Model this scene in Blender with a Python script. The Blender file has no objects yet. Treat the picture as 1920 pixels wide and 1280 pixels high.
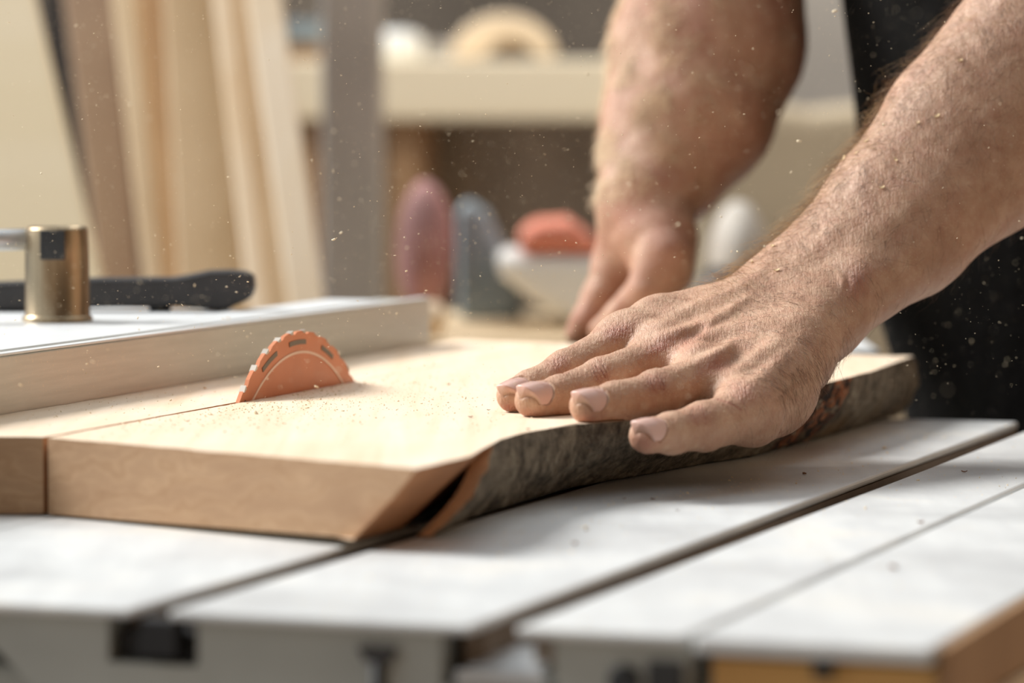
import bpy, bmesh, math, random
import numpy as np
from mathutils import Vector, Matrix, noise as mnoise

random.seed(7)
rng = np.random.default_rng(7)
SC = bpy.context.scene
COL = SC.collection

# ------------------------------------------------------------------ camera
HC = 0.171                       # camera height over the saw table (table top is z = 0)
F = 7200.0                       # focal length in pixels of the 1920 px frame
PITCH = math.atan(440.0 / F)
cam_d = bpy.data.cameras.new('camera')
cam = bpy.data.objects.new('camera', cam_d)
COL.objects.link(cam)
cam_d.sensor_width = 36.0
cam_d.lens = 36.0 * F / 1920.0
cam.location = (0, 0, HC)
cam.rotation_euler = (math.pi / 2 - PITCH, 0, 0)
cam_d.clip_start = 0.05
cam_d.clip_end = 60
cam_d.dof.use_dof = True
cam_d.dof.focus_distance = 1.775
cam_d.dof.aperture_fstop = 6.0
SC.camera = cam

# ------------------------------------------------------------------ light
SC.view_settings.view_transform = 'Standard'
SC.view_settings.look = 'None'
SC.view_settings.gamma = 1.0
SC.view_settings.exposure = 0.1
SC.view_settings.use_curve_mapping = False
world = bpy.data.worlds.new('daylight')
SC.world = world
world.use_nodes = True
wn = world.node_tree
wbg = wn.nodes['Background']
wbg.inputs[0].default_value = (0.90, 0.96, 1.0, 1)
wbg.inputs[1].default_value = 0.78
sun_d = bpy.data.lights.new('sun', 'SUN')
sun = bpy.data.objects.new('sun', sun_d)
COL.objects.link(sun)
sun.location = (-2, 4, 3)
sun_d.energy = 5.05
sun_d.angle = math.radians(24)
sun_d.color = (1.0, 0.965, 0.92)
sun.rotation_euler = Vector((0.88, -0.36, -0.76)).to_track_quat('-Z', 'Y').to_euler()

# area light added out of view to brighten the bench and background
back_fill_d = bpy.data.lights.new('background_fill', 'AREA')
back_fill_d.shape = 'RECTANGLE'
back_fill_d.size, back_fill_d.size_y = 1.6, 0.5
back_fill_d.energy = 30
back_fill_d.color = (1.0, 0.96, 0.90)
back_fill = bpy.data.objects.new('background_fill', back_fill_d)
COL.objects.link(back_fill)
back_fill.location = (0.25, 3.25, 1.9)
back_fill.rotation_euler = Vector((0, 0.75, -0.75)).to_track_quat('-Z', 'Y').to_euler()

# ------------------------------------------------------------------ frames
TH = math.radians(19.4)
AX = np.array([math.sin(TH), math.cos(TH), 0.0])      # along the table grooves
BX = np.array([math.cos(TH), -math.sin(TH), 0.0])     # across them


def G(u, v, z=0.0):
    p = AX * u + BX * v
    return Vector((p[0], p[1], z))


def W(px, py, Y):
    """point seen at a pixel of the photograph at distance Y in front of the camera"""
    a = (px - 960.0) / F
    b = (640.0 - py) / F
    c, s = math.cos(PITCH), math.sin(PITCH)
    dy = c + b * s
    dz = -s + b * c
    t = Y / dy
    return Vector((a * t, Y, HC + dz * t))


def proj(P):
    """pixel coordinates of world points (N,3)"""
    c, s = math.cos(PITCH), math.sin(PITCH)
    y = P[:, 1]
    z = P[:, 2] - HC
    dep = y * c - z * s
    up = y * s + z * c
    return 960 + F * P[:, 0] / dep, 640 - F * up / dep


# ------------------------------------------------------------------ materials
class NT:
    def __init__(self, m):
        m.use_nodes = True
        self.t = m.node_tree
        self.t.nodes.clear()
        self.out = self.n('ShaderNodeOutputMaterial')
        self.b = self.n('ShaderNodeBsdfPrincipled')
        self.l(self.b.outputs[0], self.out.inputs[0])

    def n(self, k, **kw):
        x = self.t.nodes.new(k)
        for a, v in kw.items():
            setattr(x, a, v)
        return x

    def l(self, a, b):
        self.t.links.new(a, b)

    def coords(self, scale=(1, 1, 1), rot=(0, 0, 0), loc=(0, 0, 0)):
        tc = self.n('ShaderNodeTexCoord')
        mp = self.n('ShaderNodeMapping')
        mp.inputs['Scale'].default_value = scale
        mp.inputs['Rotation'].default_value = rot
        mp.inputs['Location'].default_value = loc
        self.l(tc.outputs['Object'], mp.inputs[0])
        return mp.outputs[0]

    def noise(self, vec, scale, detail=4, rough=0.55, dist=0.0):
        x = self.n('ShaderNodeTexNoise')
        x.inputs['Scale'].default_value = scale
        x.inputs['Detail'].default_value = detail
        x.inputs['Roughness'].default_value = rough
        x.inputs['Distortion'].default_value = dist
        self.l(vec, x.inputs['Vector'])
        return x.outputs['Fac']

    def ramp(self, fac, stops):
        r = self.n('ShaderNodeValToRGB')
        e = r.color_ramp.elements
        while len(e) < len(stops):
            e.new(0.5)
        for i, (p, c) in enumerate(stops):
            e[i].position = p
            e[i].color = (*c, 1) if len(c) == 3 else c
        self.l(fac, r.inputs[0])
        return r.outputs[0]

    def mix(self, fac, a, b, mode='MIX'):
        x = self.n('ShaderNodeMix', data_type='RGBA', blend_type=mode)
        for s, v in ((x.inputs[0], fac), (x.inputs[6], a), (x.inputs[7], b)):
            if hasattr(v, 'is_linked'):
                self.l(v, s)
            elif isinstance(v, (int, float)):
                s.default_value = v
            else:
                s.default_value = (*v, 1)
        return x.outputs[2]

    def math(self, op, a, b=0.0, clamp=False):
        x = self.n('ShaderNodeMath', operation=op, use_clamp=clamp)
        for s, v in ((x.inputs[0], a), (x.inputs[1], b)):
            if hasattr(v, 'is_linked'):
                self.l(v, s)
            else:
                s.default_value = v
        return x.outputs[0]

    def bump(self, h, strength=0.3, dist=0.001, prev=None):
        x = self.n('ShaderNodeBump')
        x.inputs['Strength'].default_value = strength
        x.inputs['Distance'].default_value = dist
        self.l(h, x.inputs['Height'])
        if prev is not None:
            self.l(prev, x.inputs['Normal'])
        return x.outputs[0]

    def set(self, **kw):
        for k, v in kw.items():
            s = self.b.inputs[k.replace('_', ' ')]
            if hasattr(v, 'is_linked'):
                self.l(v, s)
            elif isinstance(v, tuple) and len(v) == 3 and s.type == 'RGBA':
                s.default_value = (*v, 1)
            else:
                s.default_value = v


def srgb(r, g, b):
    def f(c):
        c /= 255.0
        return c / 12.92 if c <= 0.04045 else ((c + 0.055) / 1.055) ** 2.4
    return (f(r), f(g), f(b))


def mat_plain(name, col, rough=0.6, metal=0.0, var=0.12, scale=30.0, bump=0.0, bscale=200.0, stretch=(1, 1, 1), rot=(0, 0, 0)):
    m = bpy.data.materials.new(name)
    t = NT(m)
    v = t.coords(stretch, rot)
    f = t.noise(v, scale, 5)
    dark = tuple(c * (1 - var) for c in col)
    lite = tuple(min(1, c * (1 + var)) for c in col)
    t.set(Base_Color=t.ramp(f, [(0.3, dark), (0.7, lite)]), Roughness=rough, Metallic=metal)
    if bump:
        t.set(Normal=t.bump(t.noise(v, bscale, 4), bump, 0.001))
    return m


ROT_A = (0, 0, TH)      # object coords -> x across the grain, y along it (mapping rotates the vector by +TH)

M = {}


def build_materials():
    # table alloy with pale wood dust and a few rubbed grey patches
    m = bpy.data.materials.new('dusty_cast_table')
    t = NT(m)
    v = t.coords((1, 1, 1), ROT_A)
    vs = t.coords((1, 0.12, 1), ROT_A)
    f1 = t.noise(v, 9, 5, 0.6, 0.4)
    f2 = t.noise(vs, 60, 4, 0.6)
    f3 = t.noise(v, 900, 2, 0.7)
    base = t.ramp(f1, [(0.28, srgb(206, 210, 212)), (0.55, srgb(224, 228, 229)), (0.75, srgb(232, 229, 220))])
    base = t.mix(t.ramp(f2, [(0.35, (0.35,) * 3), (0.65, (0, 0, 0))]), base, srgb(190, 194, 198))
    base = t.mix(t.ramp(f3, [(0.60, (0, 0, 0)), (0.74, (0.55,) * 3)]), base, srgb(238, 226, 205))
    base = t.mix(t.ramp(f3, [(0.26, (0.5,) * 3), (0.36, (0, 0, 0))]), base, srgb(120, 112, 104))
    t.set(Base_Color=base, Roughness=t.ramp(f1, [(0.3, (0.42,) * 3), (0.7, (0.62,) * 3)]), Metallic=0.25)
    t.set(Normal=t.bump(f3, 0.25, 0.0003))
    M['table'] = m
    M['table_side'] = mat_plain('painted_table_edge', srgb(168, 171, 166), 0.5, 0.2, 0.08, 20)
    M['groove'] = mat_plain('groove_metal', srgb(122, 108, 94), 0.55, 0.3, 0.15, 60, 0.2, 600)
    M['black_plastic'] = mat_plain('black_plastic', srgb(52, 51, 52), 0.5, 0, 0.2, 60, 0.15, 900)
    M['slot_black'] = mat_plain('slot_black_parts', srgb(24, 25, 28), 0.6, 0, 0.2, 60)
    M['dark_metal'] = mat_plain('dark_metal', srgb(58, 60, 62), 0.45, 0.4, 0.15, 60)
    M['bright_metal'] = mat_plain('bright_metal', srgb(205, 208, 210), 0.35, 0.6, 0.08, 40)
    # fence alloy
    m = bpy.data.materials.new('fence_alloy')
    t = NT(m)
    vs = t.coords((60, 2, 400), ROT_A)
    f = t.noise(vs, 1.0, 4)
    v = t.coords()
    fd = t.noise(v, 700, 2, 0.7)
    base = t.ramp(f, [(0.3, srgb(192, 194, 186)), (0.7, srgb(204, 206, 198))])
    base = t.mix(t.ramp(fd, [(0.64, (0, 0, 0)), (0.74, (0.6,) * 3)]), base, srgb(235, 222, 198))
    t.set(Base_Color=base, Roughness=0.42, Metallic=0.35, Normal=t.bump(f, 0.08, 0.0005))
    M['fence'] = m
    M['fence_top'] = mat_plain('fence_top_alloy', srgb(226, 230, 232), 0.45, 0.2, 0.05, 12)
    # chrome cylinder
    m = bpy.data.materials.new('brushed_steel')
    t = NT(m)
    v = t.coords((300, 300, 3))
    f = t.noise(v, 1.0, 3)
    t.set(Base_Color=t.ramp(f, [(0.3, srgb(158, 140, 114)), (0.7, srgb(186, 168, 140))]), Roughness=0.34, Metallic=1.0)
    M['steel'] = m
    # saw blade
    M['blade'] = mat_plain('orange_blade_coating', srgb(214, 134, 92), 0.42, 0.15, 0.06, 40)
    M['blade_ring'] = mat_plain('pale_blade_ring', srgb(236, 205, 182), 0.4, 0.2, 0.05, 40)
    M['blade_mark'] = mat_plain('grey_blade_print', srgb(120, 108, 92), 0.5, 0.0, 0.1, 40)
    M['carbide'] = mat_plain('carbide_tip', srgb(206, 196, 184), 0.35, 0.7, 0.05, 40)
    # fresh sawn board
    m = bpy.data.materials.new('fresh_sawn_board')
    t = NT(m)
    v = t.coords((1, 1, 1), ROT_A)
    vg = t.coords((1, 0.045, 1), ROT_A)
    vx = t.coords((0.10, 1, 1), ROT_A)
    fg = t.noise(vg, 70, 5, 0.6, 0.6)
    fb = t.noise(v, 14, 3)
    fx = t.noise(vx, 240, 3)
    fd = t.noise(v, 1300, 2, 0.7)
    base = t.ramp(fg, [(0.26, srgb(222, 194, 162)), (0.42, srgb(232, 212, 186)), (0.72, srgb(240, 224, 204))])
    base = t.mix(t.ramp(fb, [(0.35, (0.35,) * 3), (0.62, (0, 0, 0))]), base, srgb(228, 202, 172))
    base = t.mix(t.ramp(fd, [(0.26, (0.5,) * 3), (0.37, (0, 0, 0))]), base, srgb(176, 128, 86))
    # knots and dark saw marks
    vk = t.coords((1, 0.22, 1), ROT_A)
    fk = t.noise(vk, 26, 4, 0.7, 0.3)
    base = t.mix(t.ramp(fk, [(0.70, (0, 0, 0)), (0.78, (0.55,) * 3)]), base, srgb(150, 112, 84))
    t.set(Base_Color=base, Roughness=0.72)
    b1 = t.bump(fx, 0.25, 0.0008)
    t.set(Normal=t.bump(fd, 0.35, 0.0004, b1))
    M['board'] = m
    # end grain, browns lowered to carry the shade of the end face
    m = bpy.data.materials.new('shaded_end_grain')
    t = NT(m)
    tc = t.coords((1, 1, 2.2), (0, math.radians(12), 0))
    d = t.n('ShaderNodeTexWave', wave_type='RINGS', rings_direction='Y')
    d.inputs['Scale'].default_value = 14
    d.inputs['Distortion'].default_value = 16.0
    d.inputs['Detail'].default_value = 3
    d.inputs['Detail Scale'].default_value = 1.6
    mp = t.n('ShaderNodeMapping')
    mp.inputs['Location'].default_value = (0.05, 0, 0.22)
    t.l(tc, mp.inputs[0])
    t.l(mp.outputs[0], d.inputs['Vector'])
    fn = t.noise(t.coords((0.6, 0.6, 2.6), (0, math.radians(-24), 0)), 42, 6, 0.65, 0.5)
    ff = t.noise(t.coords((1, 1, 1)), 900, 3, 0.7)
    base = t.ramp(d.outputs['Fac'], [(0.1, srgb(178, 146, 114)), (0.6, srgb(187, 155, 122)), (1.0, srgb(174, 141, 108))])
    base = t.mix(t.ramp(fn, [(0.35, (0.5,) * 3), (0.65, (0, 0, 0))]), base, srgb(156, 122, 92))
    base = t.mix(t.ramp(ff, [(0.3, (0.3,) * 3), (0.45, (0, 0, 0))]), base, srgb(150, 108, 74))
    t.set(Base_Color=base, Roughness=0.85, Normal=t.bump(ff, 0.4, 0.0006))
    M['end'] = m
    M['inner'] = mat_plain('board_inner_edge', srgb(168, 116, 76), 0.75, 0, 0.3, 40, 0.5, 300, (1, 0.2, 1), ROT_A)
    # bark
    m = bpy.data.materials.new('grey_bark')
    t = NT(m)
    v = t.coords((1, 1, 1))
    vs = t.coords((1.2, 0.8, 0.55))
    f1 = t.noise(vs, 110, 8, 0.75, 0.25)
    f2 = t.noise(v, 420, 5, 0.75)
    f3 = t.noise(v, 16, 3, 0.5)
    base = t.ramp(f1, [(0.30, srgb(50, 43, 36)), (0.44, srgb(108, 98, 84)), (0.56, srgb(154, 143, 125)), (0.72, srgb(206, 196, 172))])
    base = t.mix(t.ramp(f3, [(0.58, (0, 0, 0)), (0.70, (0.55,) * 3)]), base, srgb(150, 122, 84))
    base = t.mix(t.ramp(f2, [(0.30, (0.8,) * 3), (0.44, (0, 0, 0))]), base, srgb(48, 42, 38))
    b1 = t.bump(f1, 0.9, 0.004)
    t.set(Base_Color=base, Roughness=0.9, Normal=t.bump(f2, 0.8, 0.0015, b1))
    M['bark'] = m
    m = bpy.data.materials.new('torn_inner_bark')
    t = NT(m)
    v = t.coords((1, 1, 1))
    f1 = t.noise(v, 60, 5, 0.7, 0.8)
    t.set(Base_Color=t.ramp(f1, [(0.46, srgb(26, 18, 14)), (0.53, srgb(140, 86, 54)), (0.66, srgb(206, 140, 98))]), Roughness=0.9,
          Normal=t.bump(f1, 0.9, 0.004))
    M['torn'] = m
    # plywood / planks
    def wood(name, a, b, c, sc=9.0, st=(1, 1, 0.06), rough=0.6):
        mm = bpy.data.materials.new(name)
        tt = NT(mm)
        vv = tt.coords(st)
        ff2 = tt.noise(vv, sc, 4, 0.55, 0.5)
        tt.set(Base_Color=tt.ramp(ff2, [(0.3, a), (0.5, b), (0.7, c)]), Roughness=rough)
        return mm
    M['ply'] = wood('pale_plywood', srgb(226, 204, 162), srgb(236, 218, 180), srgb(242, 226, 194), 6, (0.08, 0.08, 1))
    M['plank_cream'] = wood('cream_plank', srgb(226, 200, 166), srgb(238, 218, 188), srgb(244, 230, 208))
    M['plank_tan'] = wood('tan_plank', srgb(190, 150, 106), srgb(212, 178, 136), srgb(226, 200, 164))
    M['plank_pale'] = wood('pale_plank', srgb(208, 180, 140), srgb(224, 200, 164), srgb(232, 212, 180))
    M['plank_beige'] = wood('beige_plank', srgb(196, 172, 136), srgb(212, 190, 156), srgb(220, 200, 168))
    M['plank_brown'] = wood('brown_plank', srgb(146, 120, 96), srgb(164, 138, 112), srgb(180, 154, 126))
    M['beam'] = wood('workbench_beam_wood', srgb(226, 208, 172), srgb(238, 222, 190), srgb(244, 232, 206), 7, (0.1, 0.1, 1))
    M['leg_wood'] = wood('workbench_leg_wood', srgb(140, 108, 76), srgb(160, 126, 92), srgb(176, 142, 106))
    M['mdf'] = wood('ochre_board', srgb(198, 152, 88), srgb(214, 170, 104), srgb(222, 182, 120), 14, (0.3, 0.3, 1))
    M['grey_post'] = mat_plain('grey_steel_post', srgb(172, 168, 162), 0.6, 0.1, 0.15, 6)
    M['wall'] = mat_plain('grey_brown_plaster', srgb(112, 103, 93), 0.9, 0, 0.35, 2.2)
    M['wall_warm'] = mat_plain('brown_painted_wall', srgb(150, 128, 106), 0.9, 0, 0.2, 3)
    M['floor'] = mat_plain('dusty_concrete', srgb(120, 112, 104), 0.85, 0, 0.15, 4, 0.2, 80)
    M['dark_bg'] = mat_plain('dark_steel', srgb(112, 104, 96), 0.7, 0, 0.25, 10)
    M['sliver'] = mat_plain('dark_sliver_brown', srgb(62, 55, 50), 0.7, 0, 0.2, 10)
    M['under_bench'] = mat_plain('grey_brown_panel', srgb(172, 166, 158), 0.8, 0, 0.3, 9)
    M['purple'] = mat_plain('mauve_fabric', srgb(160, 118, 116), 0.8, 0, 0.35, 14, 0.3, 60)
    M['blue_grey'] = mat_plain('blue_grey_plastic', srgb(124, 138, 146), 0.55, 0, 0.2, 12)
    M['white_bg'] = mat_plain('white_enamel', srgb(236, 238, 236), 0.4, 0, 0.04, 10)
    M['red_bg'] = mat_plain('red_lid', srgb(222, 136, 112), 0.5, 0, 0.15, 12)
    M['tan_item'] = mat_plain('pale_tan_plastic', srgb(224, 204, 176), 0.6, 0, 0.12, 20)
    M['beige_pale'] = mat_plain('pale_grey_plastic', srgb(168, 163, 155), 0.7, 0, 0.1, 12)
    M['beige'] = mat_plain('beige_sack', srgb(176, 162, 138), 0.85, 0, 0.1, 12, 0.3, 40)
    # clothing
    m = bpy.data.materials.new('black_cotton')
    t = NT(m)
    v = t.coords()
    f = t.noise(v, 14, 4)
    fd = t.noise(v, 500, 2, 0.7)
    base = t.ramp(f, [(0.3, srgb(12, 12, 12)), (0.7, srgb(20, 20, 19))])
    base = t.mix(t.ramp(fd, [(0.68, (0, 0, 0)), (0.76, (0.4,) * 3)]), base, srgb(170, 150, 120))
    t.set(Base_Color=base, Roughness=1.0, Normal=t.bump(t.noise(v, 30, 4), 0.5, 0.01))
    t.b.inputs['Specular IOR Level'].default_value = 0.12
    M['cotton'] = m
    M['denim'] = mat_plain('black_denim', srgb(26, 26, 29), 0.95, 0, 0.3, 12, 0.5, 40)
    M['leather'] = mat_plain('brown_leather', srgb(110, 78, 56), 0.6, 0, 0.2, 30)
    # skin
    m = bpy.data.materials.new('skin')
    t = NT(m)
    at = t.n('ShaderNodeAttribute', attribute_name='tint')
    sep = t.n('ShaderNodeSeparateColor')
    t.l(at.outputs['Color'], sep.inputs[0])
    red, nail, dustm = sep.outputs[0], sep.outputs[1], sep.outputs[2]
    v = t.coords()
    f1 = t.noise(v, 55, 5, 0.6, 0.3)
    f2 = t.noise(v, 220, 3, 0.6)
    fd = t.noise(v, 1500, 2, 0.8)
    base = t.ramp(f1, [(0.30, srgb(170, 132, 107)), (0.50, srgb(188, 150, 124)), (0.72, srgb(205, 170, 144))])
    base = t.mix(t.ramp(f2, [(0.35, (0.28,) * 3), (0.6, (0, 0, 0))]), base, srgb(168, 112, 88))
    base = t.mix(t.math('MULTIPLY', red, 0.75), base, srgb(176, 98, 82))
    dmask = t.math('MULTIPLY', t.ramp(fd, [(0.58, (0, 0, 0)), (0.70, (1, 1, 1))]), t.math('MULTIPLY', dustm, 0.5))
    base = t.mix(dmask, base, srgb(240, 222, 190))
    base = t.mix(nail, base, srgb(214, 176, 164))
    # fine wrinkles running across the hand
    d = Vector((-0.62, -0.72, -0.28)).normalized()
    rot = d.to_track_quat('X', 'Z').inverted().to_euler()
    vw = t.coords((1, 0.22, 0.22), tuple(rot))
    w1 = t.noise(vw, 900, 3, 0.6, 0.5)
    vr = t.n('ShaderNodeTexVoronoi', feature='DISTANCE_TO_EDGE')
    vr.inputs['Scale'].default_value = 900
    t.l(t.coords((1, 0.6, 0.6), tuple(rot)), vr.inputs['Vector'])
    pore = t.ramp(vr.outputs['Distance'], [(0.0, (0, 0, 0)), (0.12, (1, 1, 1))])
    inv = t.math('SUBTRACT', 1.0, nail)
    hh = t.math('ADD', t.math('MULTIPLY', w1, 1.0), t.math('MULTIPLY', pore, 0.10))
    hh = t.math('MULTIPLY', hh, t.math('MULTIPLY', inv, t.math('ADD', 0.40, t.math('MULTIPLY', red, 1.3))))
    b1 = t.bump(hh, 1.0, 0.0011)
    b2 = t.bump(t.math('MULTIPLY', t.noise(v, 130, 4), inv), 0.5, 0.0012, b1)
    rg = t.math('SUBTRACT', 0.50, t.math('MULTIPLY', nail, 0.26))
    t.set(Base_Color=base, Roughness=rg, Normal=b2)
    t.b.inputs['Subsurface Weight'].default_value = 0.12
    t.b.inputs['Subsurface Radius'].default_value = (1.0, 0.35, 0.18)
    t.b.inputs['Subsurface Scale'].default_value = 0.003
    t.b.inputs['Specular IOR Level'].default_value = 0.45
    M['skin'] = m
    M['hair'] = mat_plain('arm_hair_brown', srgb(98, 68, 44), 0.5, 0, 0.35, 60)
    M['backlit_hair'] = mat_plain('backlit_arm_hair', srgb(176, 140, 92), 0.45, 0, 0.3, 60)  # brown hair turned gold, the rim backlight put into its colour
    M['dusty_hair'] = mat_plain('sawdust_covered_arm_hair', srgb(238, 214, 182), 0.7, 0, 0.2, 60)
    M['head_hair'] = mat_plain('dark_brown_hair', srgb(62, 46, 36), 0.6, 0, 0.3, 60, 0.6, 300)
    M['dust'] = mat_plain('pale_sawdust', srgb(246, 228, 196), 0.8, 0, 0.1, 60)
    M['chip'] = mat_plain('cream_wood_chip', srgb(240, 214, 170), 0.8, 0, 0.12, 200)
    M['chip_dark'] = mat_plain('brown_wood_crumb', srgb(120, 80, 50), 0.85, 0, 0.25, 200)


build_materials()

# ------------------------------------------------------------------ object helpers


def tag(o, label=None, cat=None, group=None, kind=None):
    if label: o['label'] = label
    if cat: o['category'] = cat
    if group: o['group'] = group
    if kind: o['kind'] = kind
    return o


def link_mesh(name, me, mats, parent=None):
    o = bpy.data.objects.new(name, me)
    COL.objects.link(o)
    for m in (mats if isinstance(mats, (list, tuple)) else [mats]):
        me.materials.append(M[m] if isinstance(m, str) else m)
    if parent is not None:
        o.parent = parent
        o.matrix_parent_inverse = Matrix.Translation(parent.location).inverted() if parent.type == 'EMPTY' else Matrix.Identity(4)
    return o


def thing(name, loc, label, cat, group=None):
    o = bpy.data.objects.new(name, None)
    COL.objects.link(o)
    o.location = loc
    o.empty_display_size = 0.03
    return tag(o, label, cat, group)


def build(name, bm, mats, parent=None, smooth=False, bevel=0.0, segs=2):
    me = bpy.data.meshes.new(name)
    bmesh.ops.recalc_face_normals(bm, faces=bm.faces)
    bm.to_mesh(me)
    bm.free()
    if smooth:
        for p in me.polygons: p.use_smooth = True
    o = link_mesh(name, me, mats, parent)
    if bevel:
        b = o.modifiers.new('bevel', 'BEVEL')
        b.width = bevel
        b.segments = segs
        b.limit_method = 'ANGLE'
        b.angle_limit = math.radians(40)
    return o


def gbox(bm, u0, u1, v0, v1, z0, z1):
    """box aligned with the table grooves"""
    vs = [bm.verts.new(G(u, v, z)) for z in (z0, z1) for (u, v) in ((u0, v0), (u1, v0), (u1, v1), (u0, v1))]
    for f in ((0, 1, 2, 3), (4, 5, 6, 7), (0, 1, 5, 4), (1, 2, 6, 5), (2, 3, 7, 6), (3, 0, 4, 7)):
        bm.faces.new([vs[i] for i in f])
    return bm


def prism(bm, pts, extr):
    """pts: list of Vector; extruded by the vector extr"""
    a = [bm.verts.new(p) for p in pts]
    b = [bm.verts.new(p + extr) for p in pts]
    n = len(a)
    bm.faces.new(a)
    bm.faces.new(b[::-1])
    for i in range(n):
        bm.faces.new([a[i], a[(i + 1) % n], b[(i + 1) % n], b[i]])
    return bm


def lathe(bm, base, prof, segs=40, axis=Vector((0, 0, 1))):
    q = axis.to_track_quat('Z', 'Y').to_matrix()
    rings = []
    for (r, h) in prof:
        rings.append([bm.verts.new(base + q @ Vector((r * math.cos(2 * math.pi * i / segs), r * math.sin(2 * math.pi * i / segs), h))) for i in range(segs)])
    for a, b in zip(rings, rings[1:]):
        for i in range(segs):
            bm.faces.new([a[i], a[(i + 1) % segs], b[(i + 1) % segs], b[i]])
    bm.faces.new(rings[0][::-1])
    bm.faces.new(rings[-1])
    return bm


def tube(bm, pts, rad, segs=12):
    rings = []
    n = len(pts)
    for i, p in enumerate(pts):
        d = (pts[min(i + 1, n - 1)] - pts[max(i - 1, 0)]).normalized()
        up = Vector((0, 0, 1)) if abs(d.z) < 0.9 else Vector((1, 0, 0))
        a = d.cross(up).normalized()
        b = d.cross(a)
        r = rad[i] if isinstance(rad, (list, tuple)) else rad
        rings.append([bm.verts.new(p + a * r * math.cos(2 * math.pi * k / segs) + b * r * math.sin(2 * math.pi * k / segs)) for k in range(segs)])
    for a, b in zip(rings, rings[1:]):
        for i in range(segs):
            bm.faces.new([a[i], a[(i + 1) % segs], b[(i + 1) % segs], b[i]])
    bm.faces.new(rings[0][::-1])
    bm.faces.new(rings[-1])
    return bm


# ------------------------------------------------------------------ the setting
bm = bmesh.new()
prism(bm, [Vector((-4, -1, -0.92)), Vector((4, -1, -0.92)), Vector((4, 6.2, -0.92)), Vector((-4, 6.2, -0.92))], Vector((0, 0, 0.04)))
tag(build('floor', bm, 'floor'), kind='structure')
bm = bmesh.new()
prism(bm, [Vector((-4, 5.6, -0.88)), Vector((4, 5.6, -0.88)), Vector((4, 5.75, -0.88)), Vector((-4, 5.75, -0.88))], Vector((0, 0, 3.2)))
tag(build('wall_back', bm, 'wall'), kind='structure')

for nm, pts, ex in (('light_block_wall_right', [(2.0, -1.4), (2.0, 5.6)], (0.12, 0, 0)), ('light_block_wall_front', [(-4.0, -1.4), (2.0, -1.4)], (0, -0.12, 0))):  # walls added out of view to block ambient light from front and right
    bm = bmesh.new()
    (xa, ya), (xb, yb) = pts
    prism(bm, [Vector((xa, ya, -0.88)), Vector((xb, yb, -0.88)), Vector((xb, yb, 2.3)), Vector((xa, ya, 2.3))], Vector(ex))
    tag(build(nm, bm, 'wall_warm'), kind='structure')

bm = bmesh.new()
prism(bm, [Vector((-0.7, -1.4, 2.3)), Vector((2.0, -1.4, 2.3)), Vector((2.0, 1.1, 2.3)), Vector((-0.7, 1.1, 2.3))], Vector((0, 0, 0.1)))  # unseen partial slab, added to keep overhead sky light out
tag(build('light_block_ceiling', bm, 'wall_warm'), kind='structure')

# ------------------------------------------------------------------ table saw
UF, UE = 1.187, 2.055
VL, GL0, GL1, G10, G11, GP0, GP1, VR = -1.02, -0.556, -0.542, -0.432, -0.4165, -0.3585, -0.3550, -0.276
saw = thing('table_saw', G(1.6, -0.6, -0.88), 'pale grey table saw with grooved dusty top under the board', 'table saw')
TT = 0.0035


def slab(name, v0, v1, mat='table', u0=UF, u1=UE, z0=-TT, z1=0.0, parent=saw, bevel=0.0012):
    b = bmesh.new()
    gbox(b, u0, u1, v0, v1, z0, z1)
    return build(name, b, mat, parent, bevel=bevel)


# slot in the left plate for the blade
BV0, BV1 = -0.7220, -0.7105
bm = bmesh.new()
gbox(bm, UF, UE, VL, BV0, -TT, 0)
slab('table_plate', VL, BV0)
bm.free()
bm = bmesh.new()
gbox(bm, UF, 1.60, BV0, BV1, -TT, 0)
build('throat_insert', bm, 'table', saw)
bm = bmesh.new()
gbox(bm, 1.84, UE, BV0, BV1, -TT, 0)
build('throat_insert', bm, 'table', saw)
slab('table_plate', BV1, GL0)
slab('table_plate', GL1, G10)
slab('table_plate', G11, GP0)
# groove channels
YF0 = UF + 0.0165
for (a, b_) in ((GL0, GL1), (G10, G11)):
    bm = bmesh.new()
    prism(bm, [G(YF0, v, z) for v, z in ((a - 0.009, -0.024), (b_ + 0.009, -0.024), (b_ + 0.009, -TT - 0.0004), (b_ + 0.0006, -TT - 0.0004), (b_ + 0.0006, -0.019), (a - 0.0006, -0.019), (a - 0.0006, -TT - 0.0004), (a - 0.009, -TT - 0.0004))], G(UE - YF0, 0, 0))
    build('groove_channel', bm, 'groove', saw)
# front panel, with its cut lower left corner and slot openings
zt, zb = -TT - 0.0002, -0.060
YF = UF + 0.004


def front_piece(v0, v1, z0, z1, th=0.012, u=YF):
    b = bmesh.new()
    gbox(b, u, u + th, v0, v1, z0, z1)
    return b


def panel_poly(pts, th=0.012):
    b = bmesh.new()
    prism(b, [G(YF, v, z) for v, z in pts], G(th, 0, 0))
    return b


sl0, sl1 = -0.5665, -0.5330       # left slot
pr0, pr1 = -0.4445, -0.4045       # right slot
bm = panel_poly([(-0.70, zt), (sl0, zt), (sl0, -0.045), (-0.595, -0.030), (-0.6135, -0.0135), (-0.64, -0.010), (-0.70, -0.010)])
prism(bm, [G(YF, v, z) for v, z in [(sl0, -0.0195), (sl1, -0.0195), (sl1, zb), (sl0, zb)]], G(0.012, 0, 0))
prism(bm, [G(YF, v, z) for v, z in [(sl1, zt), (pr0, zt), (pr0, zb), (sl1, zb)]], G(0.012, 0, 0))
prism(bm, [G(YF, v, z) for v, z in [(pr0, -0.022), (pr1, -0.022), (pr1, zb), (pr0, zb)]], G(0.012, 0, 0))
prism(bm, [G(YF, v, z) for v, z in [(pr1, zt), (GP0, zt), (GP0, zb), (pr1, zb)]], G(0.012, 0, 0))
build('front_panel', bm, 'table_side', saw)
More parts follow.
